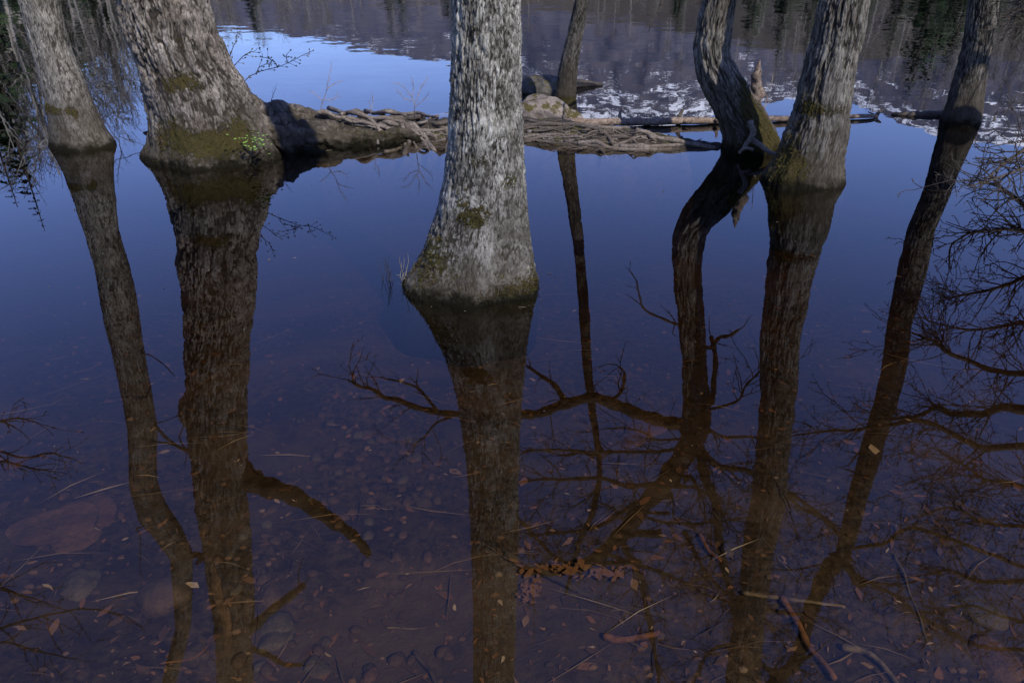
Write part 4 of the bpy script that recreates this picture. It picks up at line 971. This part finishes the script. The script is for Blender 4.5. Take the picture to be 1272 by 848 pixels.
for i in range(120):
    if i < 55: u, v = SR.normal(470, 60), SR.normal(560, 35)
    elif i < 100: u, v = SR.uniform(250, 560), SR.uniform(600, 848)
    else: u, v = SR.uniform(0, 1272), SR.uniform(520, 848)
    b_ = bed(u, v); s_ = SR.uniform(.012, .032)
    rock("bed_cobble", "small rounded cobble lying among others on the lake bed", "stone", (b_[0], b_[1], b_[2] + s_ * .1), (s_, s_ * .75, s_ * .5), M['bed_rock_' + ('red', 'brown', 'grey', 'brown')[i % 4]], 50 + i, 2, rot=i, group="cobbles on the lake bed")

def scatter(n, fn, name, mat, ylo=.9, yhi=9):
    V, F, T, k = [], [], [], 0
    for _ in range(n):
        y = ylo + (yhi - ylo) * SR.random() ** 1.5; x = SR.uniform(-1, 1) * (1.0 + y * .75)
        v, f, t = fn(x, y); V.append(v); F.append(np.asarray(f) + k); T.append(np.full(len(v), t)); k += len(v)
    V = np.concatenate(V)
    link(name, mesh(name, V, np.concatenate(F), M[mat], False, {'tone': np.concatenate(T)}), kind="stuff")
def leaf_(x, y):
    z = float(bedz(np.array([x]), np.array([y]))[0]) + .002 + SR.random() * .003; a = SR.uniform(0, 6.28); L = SR.uniform(.004, .016) if SR.random() < .8 else SR.uniform(.014, .036); w = L * SR.uniform(.25, .5)
    c_, s_ = math.cos(a), math.sin(a); q = np.array([(-L, 0, 0), (-.2 * L, -w, .001), (.5 * L, -w * .7, .001), (L, 0, 0), (.5 * L, w * .7, .001), (-.2 * L, w, .001)]) + SR.normal(0, 1, (6, 3)) * (.10 * L, .10 * L, .0008)
    v = np.stack([q[:, 0] * c_ - q[:, 1] * s_ + x, q[:, 0] * s_ + q[:, 1] * c_ + y, q[:, 2] + z], 1); return v, [(0, 1, 4, 5), (1, 2, 3, 4)], SR.random()
PV, PF = ICO[1]
def peb_(x, y):
    z = float(bedz(np.array([x]), np.array([y]))[0]); s_ = SR.uniform(.005, .018); return PV * (s_, s_ * SR.uniform(.6, 1), s_ * .6) * SR.uniform(.85, 1.15, (len(PV), 1)) + (x, y, z), PF, SR.random()
def twg_(x, y):
    z = float(bedz(np.array([x]), np.array([y]))[0]) + .01; a = SR.uniform(0, 3.14) if SR.random() < .5 else SR.normal(0, .4); L = SR.uniform(.03, .22) * SR.random() ** .5; r = SR.uniform(.0010, .003)
    d = np.array([math.cos(a), math.sin(a), 0]); n_ = np.array([-d[1], d[0], 0]); m_ = np.array([x, y, z]); bow = n_ * L * SR.uniform(-.15, .15)
    p0, p1, p2 = m_ - d * L, m_ + bow, m_ + d * L; u_ = np.array([0, 0, 1.])
    v = np.array([p0, p1 + n_ * r, p1 + u_ * r * 2, p1 - n_ * r, p2]); return v, [(0, 1, 2), (0, 2, 3), (1, 4, 2), (2, 4, 3)], SR.random()
scatter(8500, leaf_, "sunken_leaves", 'bed_leaf'); scatter(1500, peb_, "bed_pebbles", 'pebble', .9, 7); scatter(1000, twg_, "sunken_twigs", 'bed_twig')

def sunk(name, label, pts, w0, w1, mat, cat="sunken branch"):
    P = np.array([bed(u, v) for u, v in pts]); s_ = 3.2; R = np.linspace(w0, w1, len(P)) / 2 / FPX * s_ * .62; P[:, 2] += R * .6 + .004
    stick(name, label, cat, [(*p_, r_) for p_, r_ in zip(P, R)], mat, 9, .5, wob=.02)
sunk("sunken_branch", "pale curved branch on the bed crossing behind the wide-footed tree's reflection", [(922, 738), (960, 745), (1000, 752), (1045, 757)], 8, 5, 'sunk_pale')
sunk("sunken_branch", "long straight reddish stick on the bed slanting down right of the mirrored trunks", [(970, 745), (990, 775), (1012, 810), (1040, 850)], 11, 9, 'sunk_red')
sunk("sunken_branch", "curved tan branch on the bed near the bottom right", [(1045, 806), (1075, 812), (1100, 828), (1118, 850)], 11, 8, 'sunk_pale')
sunk("sunken_bark", "yellowish strip of bark lying on the bed right of centre", [(750, 793), (775, 797), (800, 792), (816, 786)], 12, 9, 'sunk_red')
sunk("sunken_branch", "thin straight yellow stick on the bed below centre", [(480, 781), (510, 778), (545, 775)], 3, 2, 'sunk_pale')
sunk("sunken_branch", "dark curved branch on the bed near the bottom, left of the near tree's reflection", [(515, 812), (527, 828), (540, 850)], 8, 6, 'sunk_dark')
sunk("sunken_branch", "orange-brown stick on the bed left of the mirrored slim tree", [(92, 464), (110, 460), (128, 455)], 4, 3, 'sunk_red')
sunk("log_or_shadow_strip", "dim grey sunken log on the bed under the orange-brown stick", [(58, 492), (95, 480), (132, 469)], 9, 7, 'sunk_dark')
sunk("log_or_shadow_strip", "straight dark strip standing in for a shadow band on the bed behind the near tree's reflection", [(628, 690), (680, 720), (740, 745), (830, 770)], 12, 10, 'sunk_dark')  # dark strip laid where a shadow band crosses the bed
sunk("sunken_branch", "thin pale crooked stick on the bed right of centre", [(925, 385), (928, 400), (945, 430), (962, 455), (985, 480)], 3, 2, 'sunk_pale')
sunk("sunken_branch", "white broken twig on the bed left of the near tree's reflection", [(448, 629), (468, 631), (478, 637), (490, 636)], 2.5, 2, 'sunk_pale')
sunk("sunken_branch", "thin pale twig pair on the bed at the right", [(1110, 690), (1130, 740), (1145, 780), (1160, 805)], 4, 3, 'sunk_pale')
sunk("sunken_branch", "small reddish twig on the bed below the mirrored broken limb", [(200, 825), (240, 818), (275, 790)], 3, 2, 'sunk_red')
sunk("sunken_branch", "rusty stick on the bed by the crooked tree's mirrored leader", [(868, 665), (880, 685), (895, 700)], 9, 6, 'sunk_red')
def patch(u, v, su, sv, n, mat, label):
    V, F, T = [], [], []; b0 = bed(u, v); k = 0
    for _ in range(n):
        b_ = bed(SR.normal(u, su), SR.normal(v, sv)); q, f, t_ = leaf_(b_[0], b_[1]); V.append(q + (0, 0, .015) - b0); F.append(np.asarray(f) + k); T.append(np.full(len(q), .80 + .08 * SR.random())); k += len(q)
    link("leaf_patch", mesh("leaf_patch", np.concatenate(V), np.concatenate(F), M['bed_leaf'], False, {'tone': np.concatenate(T)}), None, tuple(b0), kind="stuff", label=label, category="leaves")
patch(690, 712, 22, 5, 60, 0, "rusty leaf drift on the bed right of the near tree's reflection")
patch(752, 715, 16, 5, 40, 0, "second rusty leaf drift on the bed farther right")
patch(655, 735, 8, 8, 40, 0, "small orange leaf clump on the bed beside the near tree's reflection")
V, F, T = [], [], []
for i in range(230):
    y = 1.0 + 7 * SR.random() ** 1.2; x = SR.uniform(-1, 1) * (.9 + y * .7)
    if i < 120: a = SR.uniform(0, 6.28); q_ = (t1, t2, t3, t3, t5, t6)[i % 6]; x = q_.base[0] + math.cos(a) * (q_.R[np.searchsorted(q_.zz, 0)] + .03 + .06 * SR.random()); y = q_.Y + math.sin(a) * .8 * (q_.R[np.searchsorted(q_.zz, 0)] + .02)
    a = SR.uniform(0, 6.28); L = SR.uniform(.002, .007) if SR.random() < .85 else SR.uniform(.01, .03); w = min(L * SR.uniform(.15, .5), .003); k = len(V)
    e1 = np.array([math.cos(a), math.sin(a), 0]) * L; e2 = np.array([-math.sin(a), math.cos(a), 0]) * w; c0 = np.array([x, y, .0022])
    V += [c0 - e1, c0 - e2, c0 + e1, c0 + e2 + (0, 0, .001)]; F.append((k, k + 1, k + 2, k + 3)); T += [SR.random()] * 4
link("floating_debris", mesh("floating_debris", np.array(V), F, M['bed_twig'], False, {'tone': T}), kind="stuff")
print("tris", sum(len(o.data.loop_triangles) or sum(len(p.vertices) - 2 for p in o.data.polygons[:0]) or len(o.data.polygons) for o in S.objects if o.type == 'MESH'))
